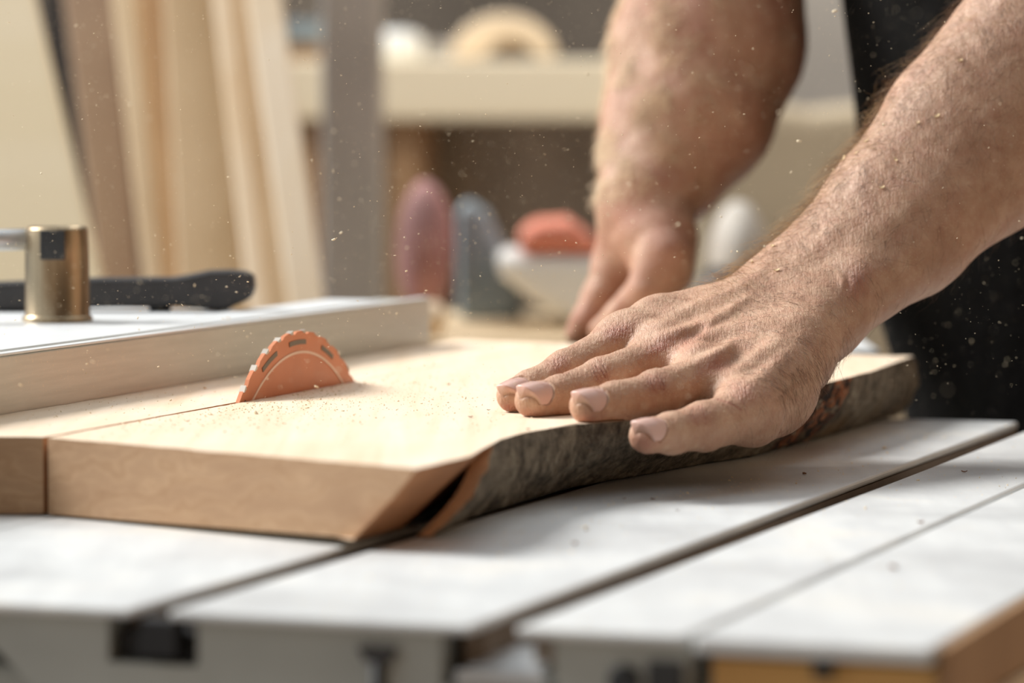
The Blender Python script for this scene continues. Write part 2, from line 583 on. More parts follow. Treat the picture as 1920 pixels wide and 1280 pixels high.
bm = bmesh.new()
gbox(bm, YF + 0.006, YF + 0.05, sl0 + 0.001, sl1 - 0.001, -0.0190, -0.0085)
build('slot_shade_block', bm, 'slot_black', saw, bevel=0.001)  # black block puts the shade of the open slot into its colour
bm = bmesh.new()
gbox(bm, YF - 0.003, YF + 0.006, sl0 + 0.013, sl0 + 0.027, -0.0165, -0.0035)
build('slot_catch', bm, 'slot_black', saw, bevel=0.001)
bm = bmesh.new()
gbox(bm, YF + 0.002, YF + 0.06, pr0 + 0.004, pr1 - 0.004, -0.0215, -0.0165)
prism(bm, [G(YF + 0.004, pr0 + 0.008, -0.0165), G(YF + 0.004, pr1 - 0.006, -0.0165), G(YF + 0.03, pr1 - 0.006, -0.0125), G(YF + 0.03, pr0 + 0.016, -0.0125)], Vector((0, 0, 0.0015)))
build('slot_guide', bm, 'bright_metal', saw, bevel=0.0008)
# dark clip with a rod on the front panel
bm = bmesh.new()
prism(bm, [G(YF - 0.003, -0.4735, -0.0095), G(YF - 0.003, -0.4595, -0.0095), G(YF - 0.003, -0.4625, -0.0145), G(YF - 0.003, -0.4705, -0.0145)], G(0.003, 0, 0))
build('clip', bm, 'black_plastic', saw)
bm = bmesh.new()
tube(bm, [G(YF - 0.0025, -0.4665, -0.0145), G(YF - 0.0025, -0.4665, -0.058)], 0.0022)
build('rod', bm, 'dark_metal', saw, smooth=True)
# round screw and square hole, the hole's inner shade painted as a black block
bm = bmesh.new()
lathe(bm, G(YF, -0.3800, -0.0165), [(0.0052, 0), (0.0052, 0.003), (0.004, 0.004), (0.002, 0.004), (0.0015, 0.002)], 24, -Vector(AX))
build('screw_head', bm, 'dark_metal', saw, smooth=True)
bm = bmesh.new()
gbox(bm, YF - 0.002, YF, -0.3722, -0.3600, -0.045, -0.0095)
build('socket_plate', bm, 'dark_metal', saw, bevel=0.0008)
bm = bmesh.new()
gbox(bm, YF - 0.0035, YF - 0.002, -0.3690, -0.3625, -0.0300, -0.0175)
build('hole_shade_block', bm, 'black_plastic', saw)
# cabinet below
bm = bmesh.new()
gbox(bm, UF + 0.06, 1.60, -0.93, -0.40, -0.86, -0.13)
gbox(bm, 1.60, UE - 0.07, -0.93, -0.735, -0.86, -0.13)
gbox(bm, 1.60, UE - 0.07, -0.695, -0.40, -0.86, -0.13)
gbox(bm, UF + 0.02, UE - 0.02, -1.0, -0.735, -0.13, -0.0245)
gbox(bm, UF + 0.02, UE - 0.02, -0.695, -0.37, -0.13, -0.0245)
build('cabinet', bm, 'table_side', saw, bevel=0.004)
for (uu, vv) in ((1.28, -0.90), (1.28, -0.43), (1.95, -0.90), (1.95, -0.43)):
    bm = bmesh.new()
    lathe(bm, G(uu, vv, -0.88), [(0.03, 0), (0.03, 0.012), (0.02, 0.022)], 20)
    build('foot', bm, 'black_plastic', saw, smooth=True)

# saw blade: rim with carbide teeth, pale ring, printed marks
BC = G(1.7190, -0.7160, -0.042)
BR = 0.1052


def disc_pts(r, n=96):
    return [(r * math.cos(2 * math.pi * i / n), r * math.sin(2 * math.pi * i / n)) for i in range(n)]


def bpt(x, z, off):
    return BC + Vector(AX) * x + Vector((0, 0, z)) + Vector(BX) * off


NTEETH = 42
bm = bmesh.new()
pts = []
for k in range(NTEETH):
    a0 = 2 * math.pi * k / NTEETH
    for da, r in ((0.00, BR - 0.0006), (0.05, BR - 0.0007), (0.095, BR - 0.0010), (0.124, BR - 0.0022), (0.138, BR - 0.0018)):
        pts.append(((r) * math.cos(a0 + da), r * math.sin(a0 + da)))
prism(bm, [bpt(x, z, -0.0010) for x, z in pts], Vector(BX) * 0.0020)
blade = build('saw_blade', bm, 'blade', saw)
blade['label'] = 'orange coated circular saw blade rising through the board'
for k in range(NTEETH):
    bm = bmesh.new()
    a0 = 2 * math.pi * k / NTEETH
    q = [((BR - 0.0018) * math.cos(a0 + 0.0), (BR - 0.0018) * math.sin(a0 + 0.0)), (BR * math.cos(a0 - 0.004), BR * math.sin(a0 - 0.004)),
         ((BR - 0.0008) * math.cos(a0 + 0.035), (BR - 0.0008) * math.sin(a0 + 0.035)), ((BR - 0.0017) * math.cos(a0 + 0.024), (BR - 0.0017) * math.sin(a0 + 0.024))]
    prism(bm, [bpt(x, z, -0.0014) for x, z in q], Vector(BX) * 0.0028)
    build('carbide_tooth', bm, 'carbide', blade)


def ringmesh(r0, r1, off, a0=0, a1=2 * math.pi, n=120, th=0.0004):
    b = bmesh.new()
    vs = []
    for i in range(n + 1):
        a = a0 + (a1 - a0) * i / n
        vs.append([b.verts.new(bpt(r * math.cos(a), r * math.sin(a), o)) for r, o in ((r0, off), (r1, off), (r1, off + th), (r0, off + th))])
    for i in range(n):
        for j in range(4):
            b.faces.new([vs[i][j], vs[i][(j + 1) % 4], vs[i + 1][(j + 1) % 4], vs[i + 1][j]])
    return b


build('pale_ring', ringmesh(0.0936, 0.0948, 0.0010), 'blade_ring', blade)
for (a0, a1) in ((138, 131), (117, 106), (97, 85), (73, 64), (152, 145)):
    bm = ringmesh(0.0980, 0.1003, 0.0010, math.radians(a1), math.radians(a0), 12, 0.0003)
    build('printed_mark', bm, 'blade_mark', blade)
bm = bmesh.new()
lathe(bm, BC - Vector(BX) * 0.02, [(0.012, 0), (0.012, 0.018), (0.03, 0.0181), (0.03, 0.0219), (0.012, 0.022), (0.012, 0.032)], 24, Vector(BX))
build('arbor', bm, 'dark_metal', saw)

# ------------------------------------------------------------------ side extension plate with wooden box
ext = thing('extension_table', G(1.6, -0.3, -0.88), 'pale side extension of the saw with ochre wooden box below it', 'extension table')
slab('top_plate', GP1, VR, 'table', UF - 0.002, UE + 0.02, -0.006, 0.0, ext, 0.0015)
bm = bmesh.new()
gbox(bm, UF + 0.008, UE, GP1 + 0.0035, VR - 0.001, -0.075, -0.0085)
build('wooden_box', bm, 'mdf', ext)
bm = bmesh.new()
gbox(bm, UF + 0.004, UE + 0.02, VR + 0.0004, VR + 0.004, -0.0235, -0.0010)
build('side_strip', bm, 'leg_wood', ext, bevel=0.0006)
bm = bmesh.new()
gbox(bm, UF + 0.006, UE + 0.02, VR + 0.0002, VR + 0.0075, -0.050, -0.0245)
build('side_strip', bm, 'plank_pale', ext, bevel=0.0006)
bm = bmesh.new()
gbox(bm, UF + 0.003, UF + 0.008, -0.3165, -0.3105, -0.0125, -0.0062)
build('clip', bm, 'dark_metal', ext)
for vv in (GP1 + 0.012, VR - 0.022):
    for uu in (UF + 0.03, UE - 0.03):
        bm = bmesh.new()
        gbox(bm, uu, uu + 0.035, vv, vv + 0.02, -0.88, -0.075)
        build('leg', bm, 'mdf', ext)

# ------------------------------------------------------------------ rip fence
VF = -0.7875
fence = thing('rip_fence', G(1.7, VF - 0.03, 0), 'silver aluminium rip fence along the left edge of the board', 'fence')
FH = 0.059
FU0, FU1 = 1.30, 2.092
bm = bmesh.new()
prism(bm, [G(FU0, v, z) for v, z in ((VF, 0.0), (VF, FH), (VF - 0.006, FH + 0.0004), (VF - 0.006, FH - 0.004), (VF - 0.010, FH - 0.004), (VF - 0.010, FH), (VF - 0.032, FH), (VF - 0.032, 0))],
      G(FU1 - FU0, 0, 0))
build('fence_rail', bm, 'fence', fence, bevel=0.0006)
bm = bmesh.new()
prism(bm, [G(FU0, v, z) for v, z in ((VF - 0.0002, FH + 0.0002), (VF - 0.0002, FH + 0.0014), (VF - 0.006, FH + 0.0014), (VF - 0.006, FH + 0.0002))], G(FU1 - FU0, 0, 0))
build('fence_lip', bm, 'fence_top', fence, bevel=0.0004)
bm = bmesh.new()
prism(bm, [G(FU0, v, z) for v, z in ((VF - 0.0105, FH + 0.0002), (VF - 0.0105, FH + 0.0018), (VF - 0.045, FH + 0.0018), (VF - 0.045, FH + 0.0002))], G(FU1 - FU0 - 0.045, 0, 0))
build('fence_cover', bm, 'fence_top', fence, bevel=0.0006)
bm = bmesh.new()
gbox(bm, FU0, 1.93, VF - 0.20, VF - 0.046, FH - 0.012, FH + 0.0012)
build('fence_carriage', bm, 'fence_top', fence, bevel=0.002)
bm = bmesh.new()
gbox(bm, FU0, 1.93, VF - 0.19, VF - 0.06, 0.0005, FH - 0.0125)
build('carriage_body', bm, 'dark_metal', fence, bevel=0.002)

# clamp post with lever rod
PB = W(108, 607, 1.985)
PB.z = FH + 0.0012
post = thing('clamp_post', PB, 'short cylindrical brushed steel clamp post on the fence carriage', 'clamp')
bm = bmesh.new()
lathe(bm, PB, [(0.0182, 0), (0.0182, 0.0022), (0.0172, 0.003), (0.0168, 0.0035), (0.0164, 0.036), (0.0158, 0.0475), (0.0150, 0.0490), (0.0135, 0.0486), (0.0130, 0.0470)], 64)
o = build('cylinder_body', bm, 'steel', post, smooth=True)
bm = bmesh.new()
prism(bm, [PB + Vector((-0.0068, -0.0172, 0.0325)), PB + Vector((0.0060, -0.0172, 0.0325)), PB + Vector((0.0060, -0.0172, 0.0475)), PB + Vector((-0.0068, -0.0172, 0.0475))], Vector((0, 0.006, 0)))
build('clamp_block', bm, 'dark_metal', post, bevel=0.0006)
bm = bmesh.new()
tube(bm, [PB + Vector((-0.012, 0.0, 0.0425)), PB + Vector((-0.045, -0.004, 0.0418)), PB + Vector((-0.09, -0.008, 0.0422))], 0.0056, 20)
build('lever_rod', bm, 'bright_metal', post, smooth=True)

# black handle bar behind the post
hb = thing('clamp_bar', W(250, 560, 2.10), 'long black plastic handle bar lying behind the steel post', 'handle')
bm = bmesh.new()
hp = [(-40, 568, 522), (0, 583, 530), (60, 581, 526), (180, 577, 523), (320, 575, 522), (365, 578, 512), (425, 583, 507), (462, 570, 508), (474, 545, 513), (476, 528, 518)]
Yh = 2.075
low = [(-60, 585), (60, 583), (180, 577), (330, 575), (380, 580), (424, 584), (436, 575), (470, 560), (476, 540), (474, 520)]
upp = [(466, 511), (430, 507), (390, 508), (352, 516), (320, 521), (180, 522), (60, 527), (-60, 532)]
prism(bm, [W(x, y, Yh) for x, y in low + upp], Vector((0, 0.022, 0.0)))
build('bar', bm, 'black_plastic', hb, bevel=0.003, segs=3)
bm = bmesh.new()
lathe(bm, Vector((W(30, 560, 2.086).x, 2.086, FH + 0.0012)), [(0.009, 0), (0.009, 0.006), (0.006, 0.0075)], 20)
build('pivot', bm, 'dark_metal', hb)
bm = bmesh.new()
lathe(bm, Vector((W(300, 560, 2.086).x, 2.086, FH + 0.0012)), [(0.006, 0), (0.006, 0.0035)], 20)
build('pivot', bm, 'dark_metal', hb)

# ------------------------------------------------------------------ the board
ZB = 0.033


def interp(xs, ys, x):
    return float(np.interp(x, xs, ys))


EU = [1.366, 1.425, 1.50, 1.53, 1.584, 1.605, 1.64, 1.70, 1.80, 1.85, 1.95, 2.075, 2.14]
EV = [-.5195, -.5186, -.5330, -.5345, -.5280, -.5150, -.5070, -.5010, -.4930, -.4885, -.4876, -.4965, -.4990]


def edge_v(u):
    return interp(EU, EV, u)


def u_end(v):          # slanted front end of the board
    return 1.366 + (-0.5195 - v) * 0.4025


def u_far(v):
    return 2.075 + (-0.4963 - v) * 0.2


brd = thing('sawn_board', G(1.5, -0.62, 0), 'thick pale live-edge board being cut, grey bark along its right side', 'board')
KV0, KV1 = -0.7172, -0.7144
VLB = VF + 0.0006


def bottom_z(v, u):
    w = min(1, max(0, (v + 0.75) / 0.2))
    return 0.0003 + 0.0037 * w * max(0.0, 1 - (u - 1.37) / 0.5)


# main piece: right of the kerf (grid top so that the sawn surface can undulate slightly)
def board_block(name, va_f, vb_f, ua_f, ub_f, nu, nv, undercut=True):
    bm = bmesh.new()
    top, bot = [], []
    for i in range(nu + 1):
        s = i / nu
        rt, rb = [], []
        for j in range(nv + 1):
            tt = j / nv
            # v depends on u for the live edge
            u_guess = 1.4 + s * 0.7
            v = va_f + (vb_f(u_guess) - va_f) * tt if callable(vb_f) else va_f + (vb_f - va_f) * tt
            u = ua_f(v) * (1 - s) + ub_f(v) * s
            if callable(vb_f):
                v = va_f + (vb_f(u) - va_f) * tt
                u = ua_f(v) * (1 - s) + ub_f(v) * s
            z = ZB + 0.00022 * mnoise.noise(Vector((u * 40, v * 60, 3))) + 0.00012 * mnoise.noise(Vector((u * 300, v * 60, 9)))
            rt.append(bm.verts.new(G(u, v, z)))
            uc = 0.0
            if undercut and tt > 0.75:
                uc = -interp([1.40, 1.50, 1.58], [0.0285, 0.032, 0.042], u) * (tt - 0.75) / 0.25
            vb = v + uc
            ub_ = u
            if i == 0: ub_ = ua_f(vb)
            rb.append(bm.verts.new(G(ub_, vb, bottom_z(vb, ub_))))
        top.append(rt)
        bot.append(rb)
    mi = []
    for i in range(nu):
        for j in range(nv):
            bm.faces.new([top[i][j], top[i + 1][j], top[i + 1][j + 1], top[i][j + 1]])
            bm.faces.new([bot[i][j], bot[i][j + 1], bot[i + 1][j + 1], bot[i + 1][j]])
    for i in range(nu):
        bm.faces.new([top[i][0], bot[i][0], bot[i + 1][0], top[i + 1][0]]).material_index = 0
        bm.faces.new([top[i][nv], top[i + 1][nv], bot[i + 1][nv], bot[i][nv]]).material_index = 2
    for j in range(nv):
        bm.faces.new([top[0][j], top[0][j + 1], bot[0][j + 1], bot[0][j]]).material_index = 1
        bm.faces.new([top[nu][j], bot[nu][j], bot[nu][j + 1], top[nu][j + 1]]).material_index = 1
    return bm


bm = board_block('sawn_board', KV1, edge_v, u_end, u_far, 150, 40)
build('board_body', bm, ['board', 'end', 'inner'], brd, smooth=False)
bm = board_block('offcut', VLB, KV0, lambda v: u_end(KV0) - 0.000 + (v - KV0) * 0.25, u_far, 150, 12, False)
o = build('cut_off_strip', bm, ['board', 'end', 'inner'], brd)
# uncut wood joining both sides beyond the blade
bm = bmesh.new()
gbox(bm, 1.796, u_far(-0.716) - 0.001, KV0 - 0.0002, KV1 + 0.0002, 0.0004, ZB - 0.0001)
build('uncut_wood', bm, 'board', brd)


# bark strip along the live edge
def bark_strip():
    bm = bmesh.new()
    us = np.linspace(1.418, 2.082, 300)
    m = 26
    outer, inner = [], []
    for i, u in enumerate(us):
        ro, ri = [], []
        for j in range(m + 1):
            t = j / m                       # 0 top .. 1 bottom
            z = ZB - 0.0002 - t * (ZB - 0.0010)
            # the front of the strip is broken off on a slant
            ust = 1.418 + (1 - t) ** 1.3 * 0.062
            uu = ust + (u - 1.418) * (2.082 - ust) / (2.082 - 1.418)
            vt = edge_v(uu)
            vb = interp([1.418, 1.50, 1.62, 1.74, 1.80, 1.92, 2.03, 2.10], [-.5330, -.5450, -.5450, -.5240, -.5110, -.5060, -.5030, -.5030], uu)
            bulge = 0.0055 * math.sin(math.pi * min(1, t * 1.0)) * (1.0)
            v = vt * (1 - t) + vb * t + bulge
            k = (uu * 1.0, z * 2.0)
            n1 = mnoise.noise(Vector((uu * 60, z * 120, 1.3)))
            n2 = mnoise.noise(Vector((uu * 190, z * 300, 5.1)))
            n3 = mnoise.noise(Vector((uu * 520, z * 700, 8.7)))
            d = 0.0018 * n1 + 0.0015 * n2 + 0.0009 * n3
            d *= min(1, t * 5 + 0.15)
            ro.append(bm.verts.new(G(uu, v + d, z)))
            th = 0.0078 * min(1.0, 0.8 + 0.3 * (1 - t)) if True else 0
            ri.append(bm.verts.new(G(uu + 0.0005 * n2, v - th, z + (0.0 if j else 0.0) + 0.0)))
        outer.append(ro)
        inner.append(ri)
    n = len(us)
    for i in range(n - 1):
        uu = us[i]
        for j in range(m):
            torn = 1.812 + 0.0006 * j < uu < 1.892 and mnoise.noise(Vector((uu * 90 + j * 0.10, j * 0.30, 2))) > -0.30
            f = bm.faces.new([outer[i][j], outer[i][j + 1], outer[i + 1][j + 1], outer[i + 1][j]])
            f.material_index = 2 if torn else 0
            f.smooth = True
            bm.faces.new([inner[i][j], inner[i + 1][j], inner[i + 1][j + 1], inner[i][j + 1]]).material_index = 1
        bm.faces.new([outer[i][0], outer[i + 1][0], inner[i + 1][0], inner[i][0]]).material_index = 3
        bm.faces.new([outer[i][m], inner[i][m], inner[i + 1][m], outer[i + 1][m]]).material_index = 0
    for i in (0, n - 1):
        for j in range(m):
            bm.faces.new([outer[i][j], inner[i][j], inner[i][j + 1], outer[i][j + 1]]).material_index = 1
    return bm


M['strip_end'] = mat_plain('orange_brown_inner_bark', srgb(200, 156, 116), 0.85, 0, 0.18, 60, 0.6, 500)
o = build('bark', bark_strip(), ['bark', 'strip_end', 'torn', 'board'], brd)
o['label'] = 'grey rough bark strip split off at its front end'
for p in o.data.polygons: pass

# ------------------------------------------------------------------ signed distance bodies


def A3(v):
    return np.array([v[0], v[1], v[2]], dtype=np.float64) * 1000.0        # mm


def rcone(p, a, b, r1, r2):
    ba = b - a
    l2 = float(ba @ ba)
    rr = r1 - r2
    a2 = l2 - rr * rr
    if a2 <= 0:
        return np.linalg.norm(p - a, axis=1) - r1
    il2 = 1.0 / l2
    pa = p - a
    y = pa @ ba
    z = y - l2
    q = pa * l2 - y[:, None] * ba
    x2 = np.einsum('ij,ij->i', q, q)
    y2 = y * y * l2
    z2 = z * z * l2
    k = np.sign(rr) * rr * rr * x2
    d = (np.sqrt(x2 * a2 * il2) + y * rr) * il2 - r1
    c1 = np.sign(z) * a2 * z2 > k
    c2 = np.sign(y) * a2 * y2 < k
    d = np.where(c2, np.sqrt(x2 + y2) * il2 - r1, d)
    return np.where(c1, np.sqrt(x2 + z2) * il2 - r2, d)


def smin(a, b, k):
    h = np.maximum(k - np.abs(a - b), 0.0) / k
    return np.minimum(a, b) - h * h * k * 0.25


def ellip(p, c, r, R=None):
    q = p - c
    if R is not None: q = q @ R
    k0 = np.linalg.norm(q / r, axis=1)
    k1 = np.linalg.norm(q / (r * r), axis=1) + 1e-9
    return k0 * (k0 - 1.0) / k1


def surface_net(fn, lo, hi, h):
    """mesh of the zero level of fn inside the box (mm)"""
    B = 8
    lo = np.array(lo, float)
    nb = np.ceil((np.array(hi, float) - lo) / (h * B)).astype(int)
    n = nb * B
    bi = np.stack(np.meshgrid(*[np.arange(k) for k in nb], indexing='ij'), -1).reshape(-1, 3)
    cen = lo + (bi * B + (B - 1) / 2) * h
    dc = fn(cen)
    vals = np.empty(tuple(n), np.float32)
    v6 = vals.reshape(nb[0], B, nb[1], B, nb[2], B)
    v6[...] = np.where(dc > 0, 50.0, -50.0).reshape(nb[0], nb[1], nb[2])[:, None, :, None, :, None]
    act = bi[np.abs(dc) < h * B * 1.05 + 3.0]
    loc = np.stack(np.meshgrid(*[np.arange(B)] * 3, indexing='ij'), -1).reshape(-1, 3)
    for s in range(0, len(act), 400):
        a = act[s:s + 400]
        idx = (a[:, None, :] * B + loc[None]).reshape(-1, 3)
        vals[idx[:, 0], idx[:, 1], idx[:, 2]] = fn(lo + idx * h)
    S = vals < 0
    cnt = np.zeros(tuple(n - 1), np.uint8)
    for dx in (0, 1):
        for dy in (0, 1):
            for dz in (0, 1):
                cnt += S[dx:n[0] - 1 + dx, dy:n[1] - 1 + dy, dz:n[2] - 1 + dz]
    cells = np.argwhere((cnt > 0) & (cnt < 8))
    vid = -np.ones(tuple(n - 1), np.int64)
    vid[cells[:, 0], cells[:, 1], cells[:, 2]] = np.arange(len(cells))
    acc = np.zeros((len(cells), 3))
    num = np.zeros(len(cells))
    corners = [(x, y, z) for x in (0, 1) for y in (0, 1) for z in (0, 1)]
    for c in corners:
        for ax in range(3):
            if c[ax] == 0:
                c2 = list(c)
                c2[ax] = 1
                v0 = vals[cells[:, 0] + c[0], cells[:, 1] + c[1], cells[:, 2] + c[2]]
                v1 = vals[cells[:, 0] + c2[0], cells[:, 1] + c2[1], cells[:, 2] + c2[2]]
                m = (v0 < 0) != (v1 < 0)
                t = np.where(m, v0 / np.where(m, v0 - v1, 1), 0)
                pt = np.array(c, float)[None] + np.zeros((len(cells), 3))
                pt[:, ax] += t
                acc += pt * m[:, None]
                num += m
    P = lo + (cells + acc / num[:, None]) * h
    quads = []
    for ax in range(3):
        o1, o2 = [(1, 2), (2, 0), (0, 1)][ax]
        a = S[tuple(slice(0, -1) if k == ax else slice(None) for k in range(3))]
        b = S[tuple(slice(1, None) if k == ax else slice(None) for k in range(3))]
        e = np.argwhere(a != b)
        e = e[(e[:, o1] > 0) & (e[:, o2] > 0)]
        e = e[(e[:, o1] < n[o1] - 1) & (e[:, o2] < n[o2] - 1) & (e[:, ax] < n[ax] - 1)]
        ids = []
        for d1, d2 in ((0, 0), (1, 0), (1, 1), (0, 1)):
            q = e.copy()
            q[:, o1] -= d1
            q[:, o2] -= d2
            ids.append(vid[q[:, 0], q[:, 1], q[:, 2]])
        q = np.stack(ids, 1)
        ins = S[e[:, 0], e[:, 1], e[:, 2]]
        q[~ins] = q[~ins][:, ::-1]
        quads.append(q)
    Q = np.concatenate(quads)
    Q = Q[(Q >= 0).all(1)]
    return P, Q


def subdivide(P, Q):
    E = np.concatenate([Q[:, [0, 1]], Q[:, [1, 2]], Q[:, [2, 3]], Q[:, [3, 0]]])
    Es = np.sort(E, 1)
    key = Es[:, 0] * (len(P) + 1) + Es[:, 1]
    uq, first, inv = np.unique(key, return_index=True, return_inverse=True)
    mid = (P[Es[first, 0]] + P[Es[first, 1]]) / 2
    cen = P[Q].mean(1)
    nP, nE, nQ = len(P), len(mid), len(Q)
    e = inv.reshape(4, nQ) + nP
    c = np.arange(nQ) + nP + nE
    q = [np.stack([Q[:, k], e[k], c, e[(k + 3) % 4]], 1) for k in range(4)]
    return np.concatenate([P, mid, cen]), np.concatenate(q)


def batched(fn, P, n=150000):
    return np.concatenate([fn(P[i:i + n]) for i in range(0, len(P), n)])


def grad(fn, P, e=0.25):
    g = np.empty_like(P)
    for k in range(3):
        d = np.zeros(3)
        d[k] = e
        g[:, k] = batched(fn, P + d) - batched(fn, P - d)
    return g / (np.linalg.norm(g, axis=1)[:, None] + 1e-12)


def project(fn, P, it=2, e=0.25):
    for _ in range(it):
        g = grad(fn, P, e)
        P = P - g * batched(fn, P)[:, None] * 0.95
    return P


def smoothP(P, Q, it=1, f=0.5):
    for _ in range(it):
        acc = np.zeros_like(P)
        num = np.zeros(len(P))
        for a, b in ((0, 1), (1, 2), (2, 3), (3, 0)):
            for s, d in ((a, b), (b, a)):
                for k in range(3):
                    acc[:, k] += np.bincount(Q[:, d], P[Q[:, s], k], len(P))
                num += np.bincount(Q[:, d], minlength=len(P))
        P = P * (1 - f) + f * acc / np.maximum(num, 1)[:, None]
    return P


def vnoise(P, scale, seed=0):
    """cheap smooth value noise in numpy"""
    q = P / scale + seed * 17.31
    i = np.floor(q).astype(np.int64)
    f = q - i
    f = f * f * (3 - 2 * f)
    def hsh(ix, iy, iz):
        h = (ix * 374761393 + iy * 668265263 + iz * 2147483647 + seed * 144665) & 0xffffffff
        h = ((h ^ (h >> 13)) * 1274126177) & 0xffffffff
        return ((h ^ (h >> 16)) & 0xffff) / 32767.5 - 1
    r = 0
    for a in (0, 1):
        for b in (0, 1):
            for c in (0, 1):
                w = (f[:, 0] if a else 1 - f[:, 0]) * (f[:, 1] if b else 1 - f[:, 1]) * (f[:, 2] if c else 1 - f[:, 2])
                r = r + w * hsh(i[:, 0] + a, i[:, 1] + b, i[:, 2] + c)
    return r


def stroke(x, y, pts, w):
    """gaussian ridge along a polyline, fading out at both ends and thicker in the middle"""
    L = [0.0]
    for (x0, y0), (x1, y1) in zip(pts, pts[1:]): L.append(L[-1] + math.hypot(x1 - x0, y1 - y0))
    best = np.full(len(x), 1e9)
    s = np.zeros(len(x))
    for k, ((x0, y0), (x1, y1)) in enumerate(zip(pts, pts[1:])):
        dx, dy = x1 - x0, y1 - y0
        t = np.clip(((x - x0) * dx + (y - y0) * dy) / (dx * dx + dy * dy + 1e-9), 0, 1)
        dd = np.hypot(x - x0 - t * dx, y - y0 - t * dy)
        m = dd < best
        best = np.where(m, dd, best)
        s = np.where(m, (L[k] + t * (L[k + 1] - L[k])) / L[-1], s)
    amp = np.sin(np.pi * np.clip(s * 0.92 + 0.04, 0, 1)) ** 0.6
    return amp * np.exp(-(best / (w * (0.75 + 0.35 * amp))) ** 2)


def seg_dist(x, y, pts):
    best = np.full(len(x), 1e9)
    for (x0, y0), (x1, y1) in zip(pts, pts[1:]):
        dx, dy = x1 - x0, y1 - y0
        t = np.clip(((x - x0) * dx + (y - y0) * dy) / (dx * dx + dy * dy + 1e-9), 0, 1)
        best = np.minimum(best, np.hypot(x - x0 - t * dx, y - y0 - t * dy))
    return best


# --- near hand: (px, py, Y, radius mm)
FING = {
    'index': [(1180, 638, 1.792, 11.3), (1060, 697, 1.762, 10.1), (995, 730, 1.745, 8.8), (962, 742, 1.7345, 7.6)],
    'middle': [(1258, 668, 1.780, 11.6), (1130, 713, 1.743, 10.7), (1049, 743, 1.722, 9.4), (1000, 750, 1.7090, 8.4)],
    'ring': [(1335, 710, 1.752, 11.8), (1233, 739, 1.714, 10.8), (1153, 757, 1.695, 9.3), (1101, 762, 1.6820, 8.1)],
    'little': [(1406, 776, 1.720, 12.6), (1320, 799, 1.690, 10.8), (1258, 812, 1.673, 9.1), (1213, 817, 1.6620, 8.0)],
    'thumb': [(1345, 616, 1.868, 13.5), (1262, 640, 1.882, 12.0), (1205, 680, 1.878, 10.0), (1170, 700, 1.870, 8.6)],
}
FJ = {k: [(A3(W(a, b, c)), r) for a, b, c, r in v] for k, v in FING.items()}


def Z(px, py, Y, r):
    return A3(W(px, py, Y)), r


PALM = [
    (Z(1178, 640, 1.792, 11.2), Z(1410, 580, 1.850, 15.5)),
    (Z(1258, 668, 1.780, 11.8), Z(1440, 566, 1.840, 17.0)),
    (Z(1335, 709, 1.755, 12.0), Z(1480, 590, 1.830, 17.0)),
    (Z(1405, 765, 1.722, 12.2), Z(1500, 620, 1.820, 17.0)),
    (Z(1186, 622, 1.800, 10.3), Z(1240, 606, 1.812, 11.8)),
    (Z(1232, 605, 1.812, 12.0), Z(1385, 580, 1.860, 13.5)),       # first web muscle
    (Z(1285, 606, 1.835, 12.0), Z(1400, 580, 1.868, 12.5)),
    (Z(1410, 780, 1.732, 13.8), Z(1446, 732, 1.757, 19.4)),       # heel below the little finger
    (Z(1446, 732, 1.757, 19.4), Z(1486, 662, 1.790, 19.2)),
    (Z(1486, 662, 1.790, 19.2), Z(1540, 600, 1.822, 15.5)),
    (Z(1412, 578, 1.850, 15.0), Z(1480, 534, 1.856, 16.5)),
    (Z(1350, 660, 1.800, 17.0), Z(1450, 610, 1.835, 20.0)),       # palm mass
    (Z(1160, 650, 1.790, 9.6), Z(1240, 676, 1.776, 10.4)),        # webs between the fingers
    (Z(1240, 676, 1.776, 10.4), Z(1318, 714, 1.750, 10.4)),
    (Z(1318, 714, 1.750, 10.4), Z(1395, 768, 1.720, 10.2)),
    (Z(1216, 653, 1.787, 11.6), Z(1424, 578, 1.846, 15.5)),       # flesh between the metacarpals
    (Z(1292, 688, 1.769, 12.4), Z(1455, 580, 1.838, 16.8)),
    (Z(1366, 737, 1.739, 12.6), Z(1486, 606, 1.826, 17.0)),
]
ARM = [
    (Z(1480, 531, 1.856, 17.5), Z(1650, 384, 1.890, 25.5)),
    (Z(1542, 597, 1.826, 16.8), Z(1712, 452, 1.870, 24.5)),
    (Z(1510, 565, 1.842, 19.0), Z(1680, 418, 1.880, 30.0)),
    (Z(1650, 384, 1.890, 25.5), Z(1785, 230, 1.915, 32.0)),
    (Z(1712, 452, 1.870, 24.5), Z(1850, 318, 1.905, 31.0)),
    (Z(1680, 418, 1.880, 30.0), Z(1812, 278, 1.910, 37.0)),
    (Z(1785, 230, 1.915, 32.0), Z(1925, 70, 1.935, 36.0)),
    (Z(1850, 318, 1.905, 31.0), Z(1990, 165, 1.930, 36.0)),
    (Z(1812, 278, 1.910, 37.0), Z(2112, -85, 1.950, 40.0)),
]
SHL = np.array([390., 2130., 450.])
SHR = np.array([320., 2500., 450.])
ELB = A3(W(2112, -85, 1.950))


